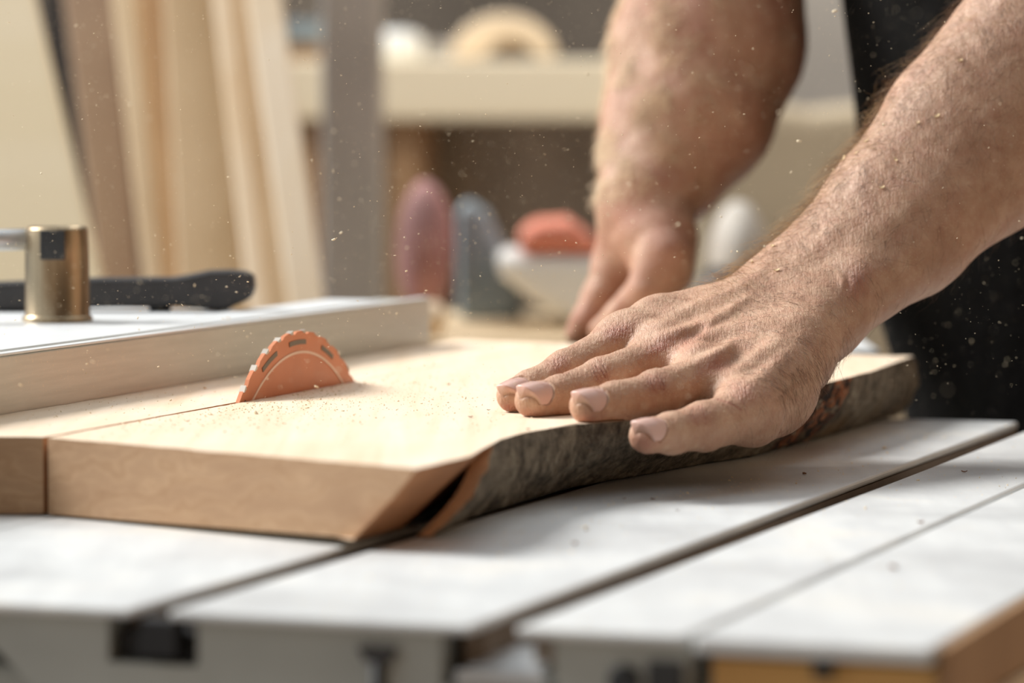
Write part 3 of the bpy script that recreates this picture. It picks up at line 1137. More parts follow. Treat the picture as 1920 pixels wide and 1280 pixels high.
def f_near(p):
    d = None
    for (a, ra), (b, rb) in PALM:
        c = rcone(p, a, b, ra, rb)
        d = c if d is None else smin(d, c, 7.0)
    arm = None
    for (a, ra), (b, rb) in ARM:
        c = rcone(p, a, b, ra, rb)
        arm = c if arm is None else smin(arm, c, 10.0)
    arm = smin(arm, rcone(p, ELB, SHL, 41.0, 50.0), 15.0)
    d = smin(d, arm, 16.0)
    # head of the ulna
    c, r = Z(1606, 524, 1.8335, 9.0)
    d = smin(d, np.linalg.norm(p - c, axis=1) - r, 9.0)
    # knuckles
    for (x, y, Y, r) in ((1176, 634, 1.790, 9.6), (1250, 655, 1.776, 10.0), (1332, 697, 1.750, 9.8), (1400, 758, 1.718, 9.0)):
        c, r = Z(x, y, Y, r)
        d = smin(d, np.linalg.norm(p - c, axis=1) - r, 10.0)
    res = None
    for k, J in FJ.items():
        f = None
        for (a, ra), (b, rb) in zip(J, J[1:]):
            # each phalanx is waisted: two cones meeting at a thinner middle
            m = a * 0.5 + b * 0.5
            rm = (ra + rb) / 2 * (0.955 if k != 'thumb' else 1.0)
            c = np.minimum(rcone(p, a, m, ra, rm), rcone(p, m, b, rm, rb))
            f = c if f is None else smin(f, c, 3.0)
        f = smin(f, d, 9.0)
        res = f if res is None else smin(res, f, 0.8)
    return res


def nail_frame(name):
    J = FJ[name]
    a = J[3][0] - J[2][0]
    a = a / np.linalg.norm(a)
    nrm = {'index': (0.3, -0.42, 0.87), 'middle': (0.35, -0.56, 0.80), 'ring': (0.36, -0.58, 0.78), 'little': (0.36, -0.58, 0.78), 'thumb': (0.3, 0.6, 0.7)}[name]
    nrm = np.array(nrm)
    nrm = nrm - (nrm @ a) * a
    nrm /= np.linalg.norm(nrm)
    return J[3][0], J[3][1], a, nrm, np.cross(a, nrm)


RIDGES = [  # polyline in photo pixels, height mm, half width px
    ([(1205, 612), (1240, 603), (1276, 589), (1307, 572), (1335, 560), (1364, 549), (1400, 530), (1440, 500)], 1.2, 9),
    ([(1235, 632), (1262, 624), (1292, 617), (1318, 609), (1339, 601), (1364, 587), (1380, 573), (1410, 556)], 1.4, 9),
    ([(1270, 668), (1296, 650), (1315, 637), (1339, 625), (1370, 615), (1393, 610), (1420, 611), (1445, 606)], 1.8, 10),
    ([(1275, 692), (1300, 684), (1323, 674), (1354, 659), (1375, 643), (1395, 633), (1425, 628)], 1.5, 10),
    ([(1365, 705), (1390, 690), (1412, 672), (1440, 652), (1470, 630)], 0.9, 12),
    ([(1378, 722), (1405, 712), (1440, 694), (1480, 660)], 0.6, 12),
    ([(1339, 602), (1332, 612), (1322, 628)], 0.8, 7),
    ([(1184, 600), (1230, 590), (1280, 578), (1320, 566)], 0.6, 9),
    ([(1570, 512), (1580, 528), (1578, 545)], 0.7, 6),
    ([(1545, 390), (1590, 350), (1650, 300), (1760, 180)], 1.0, 26),
    ([(1560, 560), (1660, 500), (1720, 440), (1800, 370)], 1.0, 22),
    ([(1470, 500), (1520, 470), (1580, 410)], 0.8, 14),
]
VALLEYS = [
    ([(1240, 613), (1268, 606), (1300, 592), (1335, 577), (1365, 566)], 1.0, 9),
    ([(1250, 650), (1280, 637), (1310, 622), (1338, 613)], 0.6, 8),
    ([(1305, 664), (1335, 648), (1365, 634), (1400, 626), (1440, 624)], 1.2, 9),
    ([(1335, 694), (1365, 680), (1395, 657), (1430, 640)], 1.1, 11),
    ([(1350, 722), (1385, 712), (1420, 690), (1450, 662)], 0.9, 12),
    ([(1586, 515), (1592, 530), (1590, 545)], 0.7, 5),
    ([(1556, 560), (1568, 600), (1562, 640)], 0.8, 12),
    ([(1640, 500), (1680, 470), (1730, 420), (1800, 360)], 1.2, 22),
]
CREASES = []


def arc(cx, cy, rx, ry, a0, a1, rot=0, n=7):
    r = []
    for i in range(n):
        a = math.radians(a0 + (a1 - a0) * i / (n - 1))
        x, y = rx * math.cos(a), ry * math.sin(a)
        c, s = math.cos(math.radians(rot)), math.sin(math.radians(rot))
        r.append((cx + x * c - y * s, cy + x * s + y * c))
    return r


def knuckle_creases(cx, cy, ux, uy, w, hgt, dep):
    """bundle of arcs across a finger joint; (ux,uy) runs along the finger in the photo"""
    L = math.hypot(ux, uy)
    ux, uy = ux / L, uy / L
    nx, ny = -uy, ux            # across
    if ny < 0: nx, ny = -nx, -ny
    for k, (o, bow, sc, dd) in enumerate(((-11, -3.5, 0.8, 0.5), (-6, -3, 1.0, 0.9), (-1, -1.0, 0.7, 0.5), (3.5, 2.0, 0.9, 0.6), (8, 3.5, 1.0, 1.0), (13, 4.5, 0.8, 0.5))):
        pts = []
        for i in range(7):
            t = -1 + 2 * i / 6
            q = o * w + bow * w * (1 - t * t) * 1.0
            pts.append((cx + ux * q + nx * t * hgt * sc, cy + uy * q + ny * t * hgt * sc))
        CREASES.append((pts, dep * dd, 1.3))


knuckle_creases(1052, 682, 0.87, -0.5, 1.0, 16, 0.30)
knuckle_creases(1125, 697, 0.9, -0.42, 1.0, 20, 0.36)
knuckle_creases(1231, 717, 0.93, -0.3, 1.05, 18, 0.34)
knuckle_creases(1310, 780, 0.93, -0.3, 0.95, 18, 0.34)
# distal joints
for (cx, cy, ux, uy) in ((993, 713, .8, -.6), (1050, 723, .85, -.5), (1158, 738, .93, -.3), (1256, 796, .95, -.2)):
    knuckle_creases(cx, cy, ux, uy, 0.6, 12, 0.13)
CREASES.append(([(1117, 685), (1129, 694), (1137, 708)], 0.35, 1.5))
CREASES.append(([(1210, 699), (1232, 706), (1247, 723)], 0.35, 1.4))
# little finger fold against the ring finger
CREASES.append(([(1345, 748), (1362, 752), (1378, 760), (1390, 768)], 0.55, 2.0))
CREASES.append(([(1372, 738), (1388, 748), (1400, 762)], 0.25, 1.6))
REDS = [(1162, 619, 32, 16, 0.7, -0.45), (1245, 646, 38, 12, 0.85, -0.5), (1335, 686, 36, 14, 0.75, -0.5), (1398, 735, 34, 20, 0.5, 0.3), (1054, 680, 20, 16, 0.5, -.4), (1126, 700, 20, 18, 0.5, 0),
        (1232, 722, 22, 16, 0.5, 0), (1312, 784, 20, 16, 0.5, 0), (1606, 530, 24, 34, 0.75, 0.2), (1290, 640, 50, 18, 0.55, -.4), (990, 775, 26, 14, 0.6, 0), (1100, 785, 26, 14, 0.6, 0), (1200, 830, 26, 22, 0.6, 0),
        (952, 765, 16, 10, 0.8, 0)]


def set_attr(me, name, arr):
    a = me.color_attributes.new(name, 'FLOAT_COLOR', 'POINT')
    buf = np.ones((len(arr), 4), np.float32)
    buf[:, :arr.shape[1]] = arr
    a.data.foreach_set('color', buf.ravel())


def near_arm():
    allp = np.array([j[0] for v in FJ.values() for j in v] + [x[0] for s in PALM + ARM for x in s])
    lo = allp.min(0) - 60
    hi = np.maximum(allp.max(0), SHL) + 60
    lo[2] = min(lo[2], 0)
    P, Q = surface_net(f_near, lo, hi, 1.4)
    P = smoothP(P, Q, 1, 0.5)
    P = project(f_near, P, 2)
    P, Q = subdivide(P, Q)
    # second level only around the hand
    sel = (P[Q].mean(1)[:, 0] < 150)
    n = grad(f_near, P)
    P = P - n * batched(f_near, P)[:, None] * 0.9
    P, Q = subdivide_partial(P, Q, sel)
    P = project(f_near, P, 1)
    n = grad(f_near, P)
    x, y = proj(P / 1000.0)
    face = np.clip(-(n[:, 1]) * 1.6 + 0.9 * n[:, 2] + 0.25, 0, 1)
    # the far side of the body must not receive what is drawn for the near side
    hand = (P[:, 0] < 175)
    d = np.zeros(len(P))
    for pts, h, w in RIDGES:
        d += h * stroke(x, y, pts, w) * face
    for pts, h, w in VALLEYS:
        d -= h * stroke(x, y, pts, w) * face
    nailm = np.zeros(len(P))
    nd = np.zeros(len(P))
    nailshift = np.zeros_like(P)
    for k in ('index', 'middle', 'ring', 'little'):
        c, r, a, nn, bb = nail_frame(k)
        q = P - c
        along = q @ a
        phi = np.arctan2(q @ bb, q @ nn)
        rad = np.hypot(q @ bb, q @ nn)
        near = (np.linalg.norm(q, axis=1) < 16) & (rad > r * 0.15)
        # signed function of the nail outline: >0 inside
        half = 1.08
        y0 = -6.4 + 6.0 * np.clip(np.abs(phi - 0.1) / (half + 0.1), 0, 1.2) ** 2.2
        y1 = np.minimum(0.96 * r, 0.90 * r + 0.62 * (q @ bb))
        sd = np.minimum(np.minimum((half - np.abs(phi)) * r, along - y0), y1 - along)
        ins = 1 / (1 + np.exp(-sd / 0.14))
        ins = np.where(near & (along < 8.0), ins, 0)
        nailm = np.maximum(nailm, ins)
        fold = np.where(near & (along < y1 - 2.0), np.exp(-((sd + 0.20) / 0.40) ** 2), 0)
        rim = np.where(near & (along < y1 - 2.5), np.exp(-((sd + 1.3) / 0.8) ** 2), 0)
        rc = r + 0.12 - 0.04 * np.clip(along, 0, 9) - 0.012 * np.clip(along, 0, 9) ** 2 - 0.10 * np.clip(-along - 1, 0, 9)
        al2 = np.where(along > 0, along * 1.10, along)
        tgt = c + al2[:, None] * a + rc[:, None] * (np.sin(phi)[:, None] * bb + np.cos(phi)[:, None] * nn)
        shift = np.einsum('ij,ij->i', tgt - P, n)
        nailshift += (tgt - P) * ins[:, None]
        nd += -0.50 * fold + 0.35 * rim
        nd -= 0.55 * np.exp(-((along - y1 - 0.40) / 0.32) ** 2) * (np.abs(phi) < half) * near * (along > 0.0)
    crm = np.zeros(len(P))
    front = np.clip((-n[:, 1] + 0.6 * n[:, 2]) * 3, 0, 1) * (P[:, 1] < 1830)
    for pts, h, w in CREASES:
        crm += h * np.exp(-(seg_dist(x, y, pts) / w) ** 2) * front
    # swelling of the finger joints
    d -= crm
    d += nd
    d += 0.35 * vnoise(P, 9, 1) * (1 - nailm) + 0.5 * vnoise(P, 24, 2)
    # fine furrows along the hand
    d += 0.10 * vnoise(P * np.array([1.0, 1.0, 1.6]), 1.6, 3) * (1 - nailm) * hand
    P = P + n * (d * (1 - 0.85 * nailm))[:, None] + nailshift
    # flesh is pressed flat where it rests on the board
    onb = (P[:, 2] < 33.4) & (P[:, 0] < 95)
    u = P[:, 0] / 1000 * AX[0] + P[:, 1] / 1000 * AX[1]
    v = P[:, 0] / 1000 * BX[0] + P[:, 1] / 1000 * BX[1]
    ev = np.interp(u, EU, EV)
    top = onb & (v < ev - 0.0004) & (P[:, 2] > 24)
    P[top, 2] = 33.4
    red = np.zeros(len(P))
    for (cx, cy, rx, ry, s, sl) in REDS:
        c_, s_ = math.cos(sl), math.sin(sl)
        dx = (x - cx) * c_ + (y - cy) * s_
        dy = -(x - cx) * s_ + (y - cy) * c_
        red = np.maximum(red, s * np.exp(-((dx / rx) ** 2 + (dy / ry) ** 2)))
    red += np.clip(crm * 1.2, 0, 0.6)
    red = np.clip(red + 0.15 * vnoise(P, 7, 5), 0, 1)
    dustm = np.clip(0.45 + 0.8 * n[:, 2] + 0.5 * vnoise(P, 14, 7), 0, 1)
    return P, Q, n, np.stack([red, np.clip(nailm, 0, 1), dustm], 1)


def subdivide_partial(P, Q, sel):
    """subdivide the selected quads; neighbours get polygons with the extra edge points, returned as lists"""
    Qs, Qo = Q[sel], Q[~sel]
    E = np.concatenate([Qs[:, [k, (k + 1) % 4]] for k in range(4)])
    Es = np.sort(E, 1)
    key = Es[:, 0] * (len(P) + 1) + Es[:, 1]
    uq, first, inv = np.unique(key, return_index=True, return_inverse=True)
    mid = (P[Es[first, 0]] + P[Es[first, 1]]) / 2
    cen = P[Qs].mean(1)
    nP, nE, nQ = len(P), len(mid), len(Qs)
    e = inv.reshape(4, nQ) + nP
    c = np.arange(nQ) + nP + nE
    q = np.concatenate([np.stack([Qs[:, k], e[k], c, e[(k + 3) % 4]], 1) for k in range(4)])
    # outer quads touching refined edges
    ks = []
    for k in range(4):
        s = np.sort(Qo[:, [k, (k + 1) % 4]], 1)
        kk = s[:, 0] * (len(P) + 1) + s[:, 1]
        pos = np.searchsorted(uq, kk)
        pos[pos >= len(uq)] = 0
        ks.append(np.where(uq[pos] == kk, pos + nP, -1))
    ks = np.stack(ks, 1)
    touched = (ks >= 0).any(1)
    extra = []
    for f, kk in zip(Qo[touched], ks[touched]):
        poly = []
        for k in range(4):
            poly.append(int(f[k]))
            if kk[k] >= 0: poly.append(int(kk[k]))
        extra.append(poly)
    return np.concatenate([P, mid, cen]), (np.concatenate([q, Qo[~touched]]), extra)


# --- far arm
FARM = [
    (Z(1212, 382, 2.270, 23.0), Z(1245, 320, 2.290, 32.0)),
    (Z(1245, 320, 2.290, 32.0), Z(1302, 210, 2.310, 46.0)),
    (Z(1195, 360, 2.275, 20.0), Z(1212, 250, 2.300, 22.0)),
    (Z(1212, 250, 2.300, 24.0), Z(1228, 90, 2.320, 26.0)),
    (Z(1302, 210, 2.310, 46.0), Z(1335, 80, 2.330, 54.0)),
    (Z(1335, 80, 2.330, 54.0), Z(1345, -110, 2.340, 54.0)),
]
FHAND = [
    (Z(1216, 385, 2.268, 23.0), Z(1222, 440, 2.255, 22.0)),
    (Z(1248, 445, 2.250, 17.0), Z(1245, 505, 2.240, 17.0)),
    (Z(1190, 420, 2.275, 20.0), Z(1160, 500, 2.275, 16.0)),
    (Z(1215, 450, 2.290, 20.0), Z(1170, 510, 2.320, 16.0)),
]
FF = [
    [Z(1245, 480, 2.235, 15.5), Z(1215, 545, 2.230, 12.0), Z(1165, 592, 2.235, 9.6), Z(1130, 622, 2.24, 8.0)],      # thumb
    [Z(1158, 495, 2.275, 12.5), Z(1128, 555, 2.265, 10.0), Z(1100, 600, 2.262, 8.6), Z(1086, 624, 2.262, 7.6)],      # index
    [Z(1152, 500, 2.300, 12.5), Z(1122, 560, 2.292, 10.0), Z(1100, 600, 2.288, 8.6), Z(1091, 618, 2.288, 7.8)],
    [Z(1160, 510, 2.325, 12.0), Z(1140, 565, 2.318, 9.6), Z(1120, 598, 2.314, 8.4), Z(1110, 613, 2.312, 7.4)],
    [Z(1180, 515, 2.345, 11.0), Z(1170, 560, 2.340, 8.6), Z(1155, 592, 2.336, 7.4), Z(1148, 606, 2.335, 6.6)],
]
ELBR = A3(W(1345, -110, 2.340))


def f_far(p):
    d = None
    for (a, ra), (b, rb) in FARM + FHAND:
        c = rcone(p, a, b, ra, rb)
        d = c if d is None else smin(d, c, 12.0)
    d = smin(d, rcone(p, ELBR, SHR, 48.0, 52.0), 16.0)
    res = d
    for ch in FF:
        f = None
        for (a, ra), (b, rb) in zip(ch, ch[1:]):
            c = rcone(p, a, b, ra, rb)
            f = c if f is None else smin(f, c, 3.0)
        res = smin(res, smin(f, d, 8.0), 1.2)
    return res


def far_arm():
    allp = np.array([x[0] for s in FARM + FHAND for x in s] + [x[0] for c in FF for x in c])
    lo = allp.min(0) - 70
    hi = np.maximum(allp.max(0), SHR) + 70
    P, Q = surface_net(f_far, lo, hi, 3.0)
    P = smoothP(P, Q, 1, 0.5)
    P = project(f_far, P, 2, 0.5)
    P, Q = subdivide(P, Q)
    P = project(f_far, P, 1, 0.5)
    n = grad(f_far, P, 0.5)
    P = P + n * (0.8 * vnoise(P, 26, 2) + 0.4 * vnoise(P, 9, 3))[:, None]
    t = np.zeros((len(P), 3))
    t[:, 0] = np.clip(0.2 + 0.3 * vnoise(P, 20, 5), 0, 1)
    # dust sticks to the hairy thumb side of the forearm
    t[:, 2] = np.clip(-n[:, 0] * 2.0 + 0.3 + 0.5 * vnoise(P, 10, 7), 0, 1) * (P[:, 2] > 130)
    return P, Q, n, t


HEADC = np.array([280., 2300., 700.])


def f_trunk(p, grow=0.0, cloth=False):
    d = ellip(p, np.array([322., 2325., 330.]), np.array([124., 178., 190.]))
    d = smin(d, ellip(p, np.array([350., 2325., 120.]), np.array([128., 165., 190.])), 60.)
    d = smin(d, ellip(p, np.array([398., 2322., -70.]), np.array([140., 174., 150.])), 60.)
    if not cloth:
        d = smin(d, rcone(p, np.array([335., 2315., 470.]), np.array([300., 2305., 600.]), 62., 56.), 40.)
    d = smin(d, rcone(p, SHL, SHR, 62., 62.), 50.)
    d = smin(d, rcone(p, SHL, ELB * 0.5 + SHL * 0.5, 60., 50.), 25.)
    d = smin(d, rcone(p, SHR, ELBR * 0.45 + SHR * 0.55, 60., 54.), 25.)
    return d - grow


def f_legs(p):
    d = ellip(p, np.array([405., 2322., -70.]), np.array([138., 170., 120.]))
    for s in (-1, 1):
        hip = np.array([405., 2322. + s * 85, -110.])
        kn = np.array([425., 2318. + s * 110, -450.])
        an = np.array([455., 2318. + s * 120, -800.])
        d = smin(d, rcone(p, hip, kn, 88., 62.), 30.)
        d = smin(d, rcone(p, kn, an, 60., 42.), 20.)
    return d


def f_head(p):
    c = HEADC
    d = ellip(p, c + np.array([12, 0, 22]), np.array([96., 74., 92.]))
    d = smin(d, ellip(p, c + np.array([-22, 0, -34]), np.array([62., 56., 66.])), 35.)
    d = smin(d, rcone(p, np.array([300., 2305., 590.]), c + np.array([20, 0, -40.]), 56., 54.), 25.)
    d = smin(d, rcone(p, c + np.array([-82, 0, 12.]), c + np.array([-100, 0, -16.]), 8., 12.), 14.)      # nose
    for s in (-1, 1):
        d = smin(d, ellip(p, c + np.array([8, s * 74., -4]), np.array([15., 8., 30.])), 6.)               # ears
        e = np.linalg.norm(p - (c + np.array([-88, s * 31., 10.])), axis=1) - 12.                         # eye sockets
        d = -smin(-d, e + 4, 10.)
        d = smin(d, np.linalg.norm(p - (c + np.array([-70, s * 31., 8.])), axis=1) - 12., 2.)
    d = smin(d, rcone(p, c + np.array([-84, -20, -46.]), c + np.array([-84, 20, -46.]), 6., 6.), 6.)      # lips
    return d


def f_body(p):
    return np.minimum(smin(smin(f_trunk(p, -8.0), f_head(p), 20.), f_legs(p) + 8.0, 20.), 1e3)


def simple_sdf(fn, lo, hi, h):
    P, Q = surface_net(fn, lo, hi, h)
    P = smoothP(P, Q, 1, 0.5)
    P = project(fn, P, 2, 1.0)
    return P, Q, grad(fn, P, 1.0)


person = thing('person', (0.44, 2.318, -0.88), 'person in black clothes leaning over the saw, both bare hands on the board', 'person')


def polys_to_mesh(name, P, faces):
    me = bpy.data.meshes.new(name)
    me.from_pydata([], [], [])
    quads, extra = faces if isinstance(faces, tuple) else (faces, [])
    nl = len(quads) * 4 + sum(len(f) for f in extra)
    loops = np.concatenate([quads.ravel()] + [np.array([i for f in extra for i in f], np.int64)]) if extra else quads.ravel()
    starts = np.arange(len(quads)) * 4
    if extra:
        ln = np.array([len(f) for f in extra])
        starts = np.concatenate([starts, len(quads) * 4 + np.concatenate([[0], np.cumsum(ln)[:-1]])])
    me.vertices.add(len(P))
    me.vertices.foreach_set('co', P.astype(np.float32).ravel())
    me.loops.add(nl)
    me.loops.foreach_set('vertex_index', loops.astype(np.int32))
    me.polygons.add(len(starts))
    me.polygons.foreach_set('loop_start', starts.astype(np.int32))
    me.update(calc_edges=True)
    me.validate()
    me.polygons.foreach_set('use_smooth', np.ones(len(me.polygons), bool))
    return me


NP_, NF, NN, NTi = near_arm()
FP, FQ, FN, FT = far_arm()
BP, BQ, BN = simple_sdf(f_body, (120, 2040, -860), (640, 2640, 840), 8.0)
BT = np.zeros((len(BP), 3))
q0, ex = NF
off1 = len(NP_)
off2 = off1 + len(FP)
allP = np.concatenate([NP_, FP, BP]) / 1000.0
allQ = np.concatenate([q0, FQ + off1, BQ + off2])
me = polys_to_mesh('body', allP, (allQ, ex))
set_attr(me, 'tint', np.concatenate([NTi, FT, BT]))
body = link_mesh('body', me, 'skin', person)

# clothes
P, Q, n = simple_sdf(lambda p: np.maximum(np.maximum(f_trunk(p, 7.0, True), -(p[:, 2] + 120)), -rcone(p, np.array([335., 2315., 500.]), np.array([290., 2305., 640.]), 64., 64.)), (120, 2000, -160), (680, 2680, 560), 6.0)
P = P + n * (5.0 * vnoise(P * np.array([1, 1, 0.5]), 60, 4))[:, None]
o = link_mesh('t_shirt', polys_to_mesh('t_shirt', P / 1000, Q), 'cotton', person)
o['label'] = 'black short-sleeved shirt'
P, Q, n = simple_sdf(lambda p: np.maximum(f_legs(p) - 9.0, p[:, 2] + 100), (180, 2040, -860), (680, 2620, -60), 7.0)
P = P + n * (5.0 * vnoise(P, 70, 6))[:, None]
link_mesh('trousers', polys_to_mesh('trousers', P / 1000, Q), 'denim', person)
for s in (-1, 1):
    fn = lambda p, s=s: np.maximum(rcone(p, np.array([460., 2318. + s * 122, -845.]), np.array([300., 2318. + s * 122, -852.]), 46., 36.), -(p[:, 2] + 879))
    P, Q, n = simple_sdf(fn, (230, 2060, -900), (540, 2600, -780), 6.0)
    link_mesh('shoe', polys_to_mesh('shoe', P / 1000, Q), 'leather', person)
fn = lambda p: np.maximum(ellip(p, HEADC + np.array([14, 0, 26]), np.array([101., 79., 96.])), -(p[:, 2] - HEADC[2] - 20 + 0.7 * (p[:, 0] - HEADC[0] + 40)))
P, Q, n = simple_sdf(fn, (140, 2200, 560), (440, 2400, 850), 5.0)
link_mesh('hair', polys_to_mesh('hair', P / 1000, Q), 'head_hair', person)


# ------------------------------------------------------------------ arm hair
def hair_mesh(P, N, weights, count, axis, length, rad, lift, name, parent, spread=0.5, mat='hair'):
    w = weights / weights.sum()
    idx = rng.choice(len(P), count, p=w)
    base = P[idx] / 1000
    nrm = N[idx]
    ax = np.asarray(axis(P[idx])) if callable(axis) else np.tile(axis, (count, 1))
    tan = ax - nrm * np.einsum('ij,ij->i', ax, nrm)[:, None]
    tan /= np.linalg.norm(tan, axis=1)[:, None] + 1e-9
    side = np.cross(nrm, tan)
    ang = rng.normal(0, spread, count)
    tan = tan * np.cos(ang)[:, None] + side * np.sin(ang)[:, None]
    side = np.cross(nrm, tan)
    L = length * rng.uniform(0.45, 1.25, count) * 1e-3
    lf = lift * rng.uniform(0.3, 1.7, count)
    cu = rng.normal(0, 0.5, count)
    K = 6
    rings = []
    for k in range(K):
        t = k / (K - 1)
        c = base - nrm * 0.0002 + tan * (L * t * np.cos(lf * (1 - t)))[:, None] + nrm * (L * np.sin(lf) * (t - 0.55 * t * t))[:, None] + side * (L * cu * t * t * 0.6)[:, None]
        r = rad * 1e-3 * (1.0 - 0.75 * t)
        ring = [c + (side * math.cos(a) + nrm * math.sin(a)) * r for a in (0, 2.094, 4.189)]
        rings.append(np.stack(ring, 1))
    V = np.stack(rings, 1)                       # count,K,3,3
    nv = K * 3
    V = V.reshape(-1, 3)
    q = []
    for k in range(K - 1):
        for j in range(3):
            q.append([k * 3 + j, k * 3 + (j + 1) % 3, (k + 1) * 3 + (j + 1) % 3, (k + 1) * 3 + j])
    q = np.array(q)
    Qh = (np.arange(count)[:, None, None] * nv + q[None]).reshape(-1, 4)
    me = polys_to_mesh(name, V, Qh)
    o = link_mesh(name, me, mat, parent)
    o['kind'] = 'stuff'
    return o


armdir = (A3(W(1512, 565, 1.84)) - A3(W(1950, 130, 1.93)))
armdir /= np.linalg.norm(armdir)
x, y = proj(NP_ / 1000)
facing = (NN[:, 1] < 0.55)
wgt = np.clip((x - 1330) / 200, 0, 1) * facing * (NP_[:, 2] > 20)
# fewer on the inner, lower side of the forearm; most along the upper outline
across = (x - 1512) * 0.72 + (y - 565) * 0.69
wgt = wgt * np.where(across > 60, 0.18, 1.0) * (1 + 1.2 * np.exp(-((across + 110) / 60) ** 2))
area = np.where(NP_[:, 0] < 150, 0.25, 1.0)
down = np.array([0.25, -0.45, -0.85])
ad = armdir * 0.75 + down * 0.65
hair_mesh(NP_, NN, wgt * area + 1e-12, 9000, ad, 13.0, 0.065, 0.6, 'arm_hair', person, 0.55)
wt = np.exp(-((across + 118) / 34) ** 2) * np.clip((x - 1290) / 80, 0, 1) * (NN[:, 1] < 0.9)
hair_mesh(NP_, NN, wt * area + 1e-12, 3800, armdir * 0.7 + np.array([-0.5, 0, 0.1]), 15.0, 0.055, 0.95, 'arm_hair', person, 0.6, 'backlit_hair')  # outline hairs, in the colour lightened for backlight
wh = np.exp(-(((x - 1490) / 70) ** 2 + ((y - 690) / 60) ** 2)) + 0.35 * np.exp(-(((x - 1420) / 60) ** 2 + ((y - 560) / 40) ** 2))
hair_mesh(NP_, NN, wh * facing * area + 1e-12, 1300, down, 9.0, 0.055, 0.28, 'hand_hair', person, 0.35)
fx, fy = proj(FP / 1000)
fw = np.clip(-FN[:, 0] + 0.5, 0, 1) * (fy < 370) * (FP[:, 2] < 300)
clump = np.clip(vnoise(FP, 11, 9) * 3 + 0.3, 0.02, 1)
hair_mesh(FP, FN, fw * clump + 1e-12, 4200, np.array([-0.4, 0, -0.9]), 12.0, 0.20, 0.5, 'arm_hair', person, 0.7, 'dusty_hair')

# ------------------------------------------------------------------ workshop behind
def wpoly(name, pts, Y0, depth, mat, label=None, cat=None, group=None, parent=None, bevel=0.004, lean=0.0, Y1=None):
    """solid of real depth whose front outline passes through photo points; Y may vary per point"""
    b = bmesh.new()
    v = []
    for p in pts:
        yy = p[2] if len(p) > 2 else Y0
        v.append(W(p[0], p[1], yy))
    prism(b, v, Vector((0, depth, 0)))
    o = build(name, b, mat, parent, bevel=bevel)
    if label: tag(o, label, cat, group)
    return o


# leaning stock: bottom stands on a shelf behind the saw, top leans back to the wall
NPL = [0]


def plank(name, xt0, xt1, xb0, xb1, mat, label, Yb=2.95, Yt=3.25, yt=-260, yb=700, th=0.022, zb=None, grp='boards leaning behind the saw', cat='plank'):
    Yt = Yb + 0.22
    t0, t1 = W(xt0, yt, Yt), W(xt1, yt, Yt)
    b0, b1 = W(xb0, yb, Yb), W(xb1, yb, Yb)
    # carry the plank on down to the floor in the same direction
    def down(a, b):
        k = (a.z - (-0.879)) / (a.z - b.z)
        return a + (b - a) * k
    f0, f1 = down(t0, b0), down(t1, b1)
    bm_ = bmesh.new()
    prism(bm_, [t0, t1, f1, f0], Vector((0, th, 0)))
    f = build(name, bm_, mat, bevel=0.002)
    for vtx in f.data.vertices:
        if vtx.co.z < -0.879: vtx.co.z = -0.879
    return tag(f, label, cat, grp)


plank('plywood_sheet', -420, 2, -380, 229, 'ply', 'wide pale sheet leaning at the far left behind the steel post', 2.72, grp=None, cat='board')
plank('dark_sliver', 52, 105, 176, 184, 'sliver', 'narrow dark batten leaning along the edge of the pale sheet', 3.06, grp=None, cat='sliver')  # thin dark wedge filling the gap beside the pale sheet
plank('leaning_plank', 84, 188, 208, 278, 'plank_brown', 'brown plank leaning beside the dark batten', 3.02)
plank('leaning_plank', 179, 228, 291, 318, 'plank_pale', 'thin pale plank leaning right of the brown one', 2.92)
plank('leaning_plank', 222, 297, 312, 353, 'plank_tan', 'orange tan plank leaning in the middle of the row', 3.00)
plank('leaning_plank', 290, 372, 346, 484, 'plank_beige', 'widest beige plank leaning in the middle of the row', 2.96)
plank('leaning_plank', 369, 404, 481, 516, 'plank_cream', 'pale plank leaning third from the grey column', 2.90)
plank('leaning_plank', 398, 430, 510, 565, 'plank_beige', 'beige strip for the narrow shade second from the grey column', 2.93)  # beige strip stands for the narrow shade between two planks
plank('leaning_plank', 425, 490, 560, 625, 'plank_cream', 'bright cream plank leaning nearest the grey column', 2.86)

# grey steel column
col_o = bmesh.new()
cL, cR = W(602, 200, 3.35).x, W(712, 200, 3.35).x
prism(col_o, [Vector((cL, 3.35, -0.88)), Vector((cR, 3.35, -0.88)), Vector((cR, 3.47, -0.88)), Vector((cL, 3.47, -0.88))], Vector((0, 0, 2.9)))
tag(build('steel_column', col_o, 'grey_post', bevel=0.004), 'grey steel column standing between the planks and the workbench', 'column')

# workbench
wb = thing('workbench', (W(900, 400, 4.2).x, 4.3, -0.88), 'pale wooden workbench with thick top far behind the saw', 'workbench')
zt0, zt1 = W(900, 226, 4.1).z, W(900, 112, 4.1).z
xl, xr = W(520, 200, 4.1).x, W(1330, 200, 4.1).x
bm = bmesh.new()
prism(bm, [Vector((xl, 4.1, zt0)), Vector((xr, 4.1, zt0)), Vector((xr, 4.8, zt0)), Vector((xl, 4.8, zt0))], Vector((0, 0, zt1 - zt0)))
build('bench_top', bm, 'beam', wb, bevel=0.004)
for (a, b_) in ((566, 612), (728, 790), (1270, 1325)):
    for yy in (4.12, 4.72):
        xa, xb = W(a, 400, 4.12).x, W(b_, 400, 4.12).x
        bm = bmesh.new()
        prism(bm, [Vector((xa, yy, -0.88)), Vector((xb, yy, -0.88)), Vector((xb, yy + 0.04, -0.88)), Vector((xa, yy + 0.04, -0.88))], Vector((0, 0, zt0 + 0.88)))
        build('leg', bm, 'leg_wood', wb, bevel=0.003)
zs = W(900, 640, 4.2).z
bm = bmesh.new()
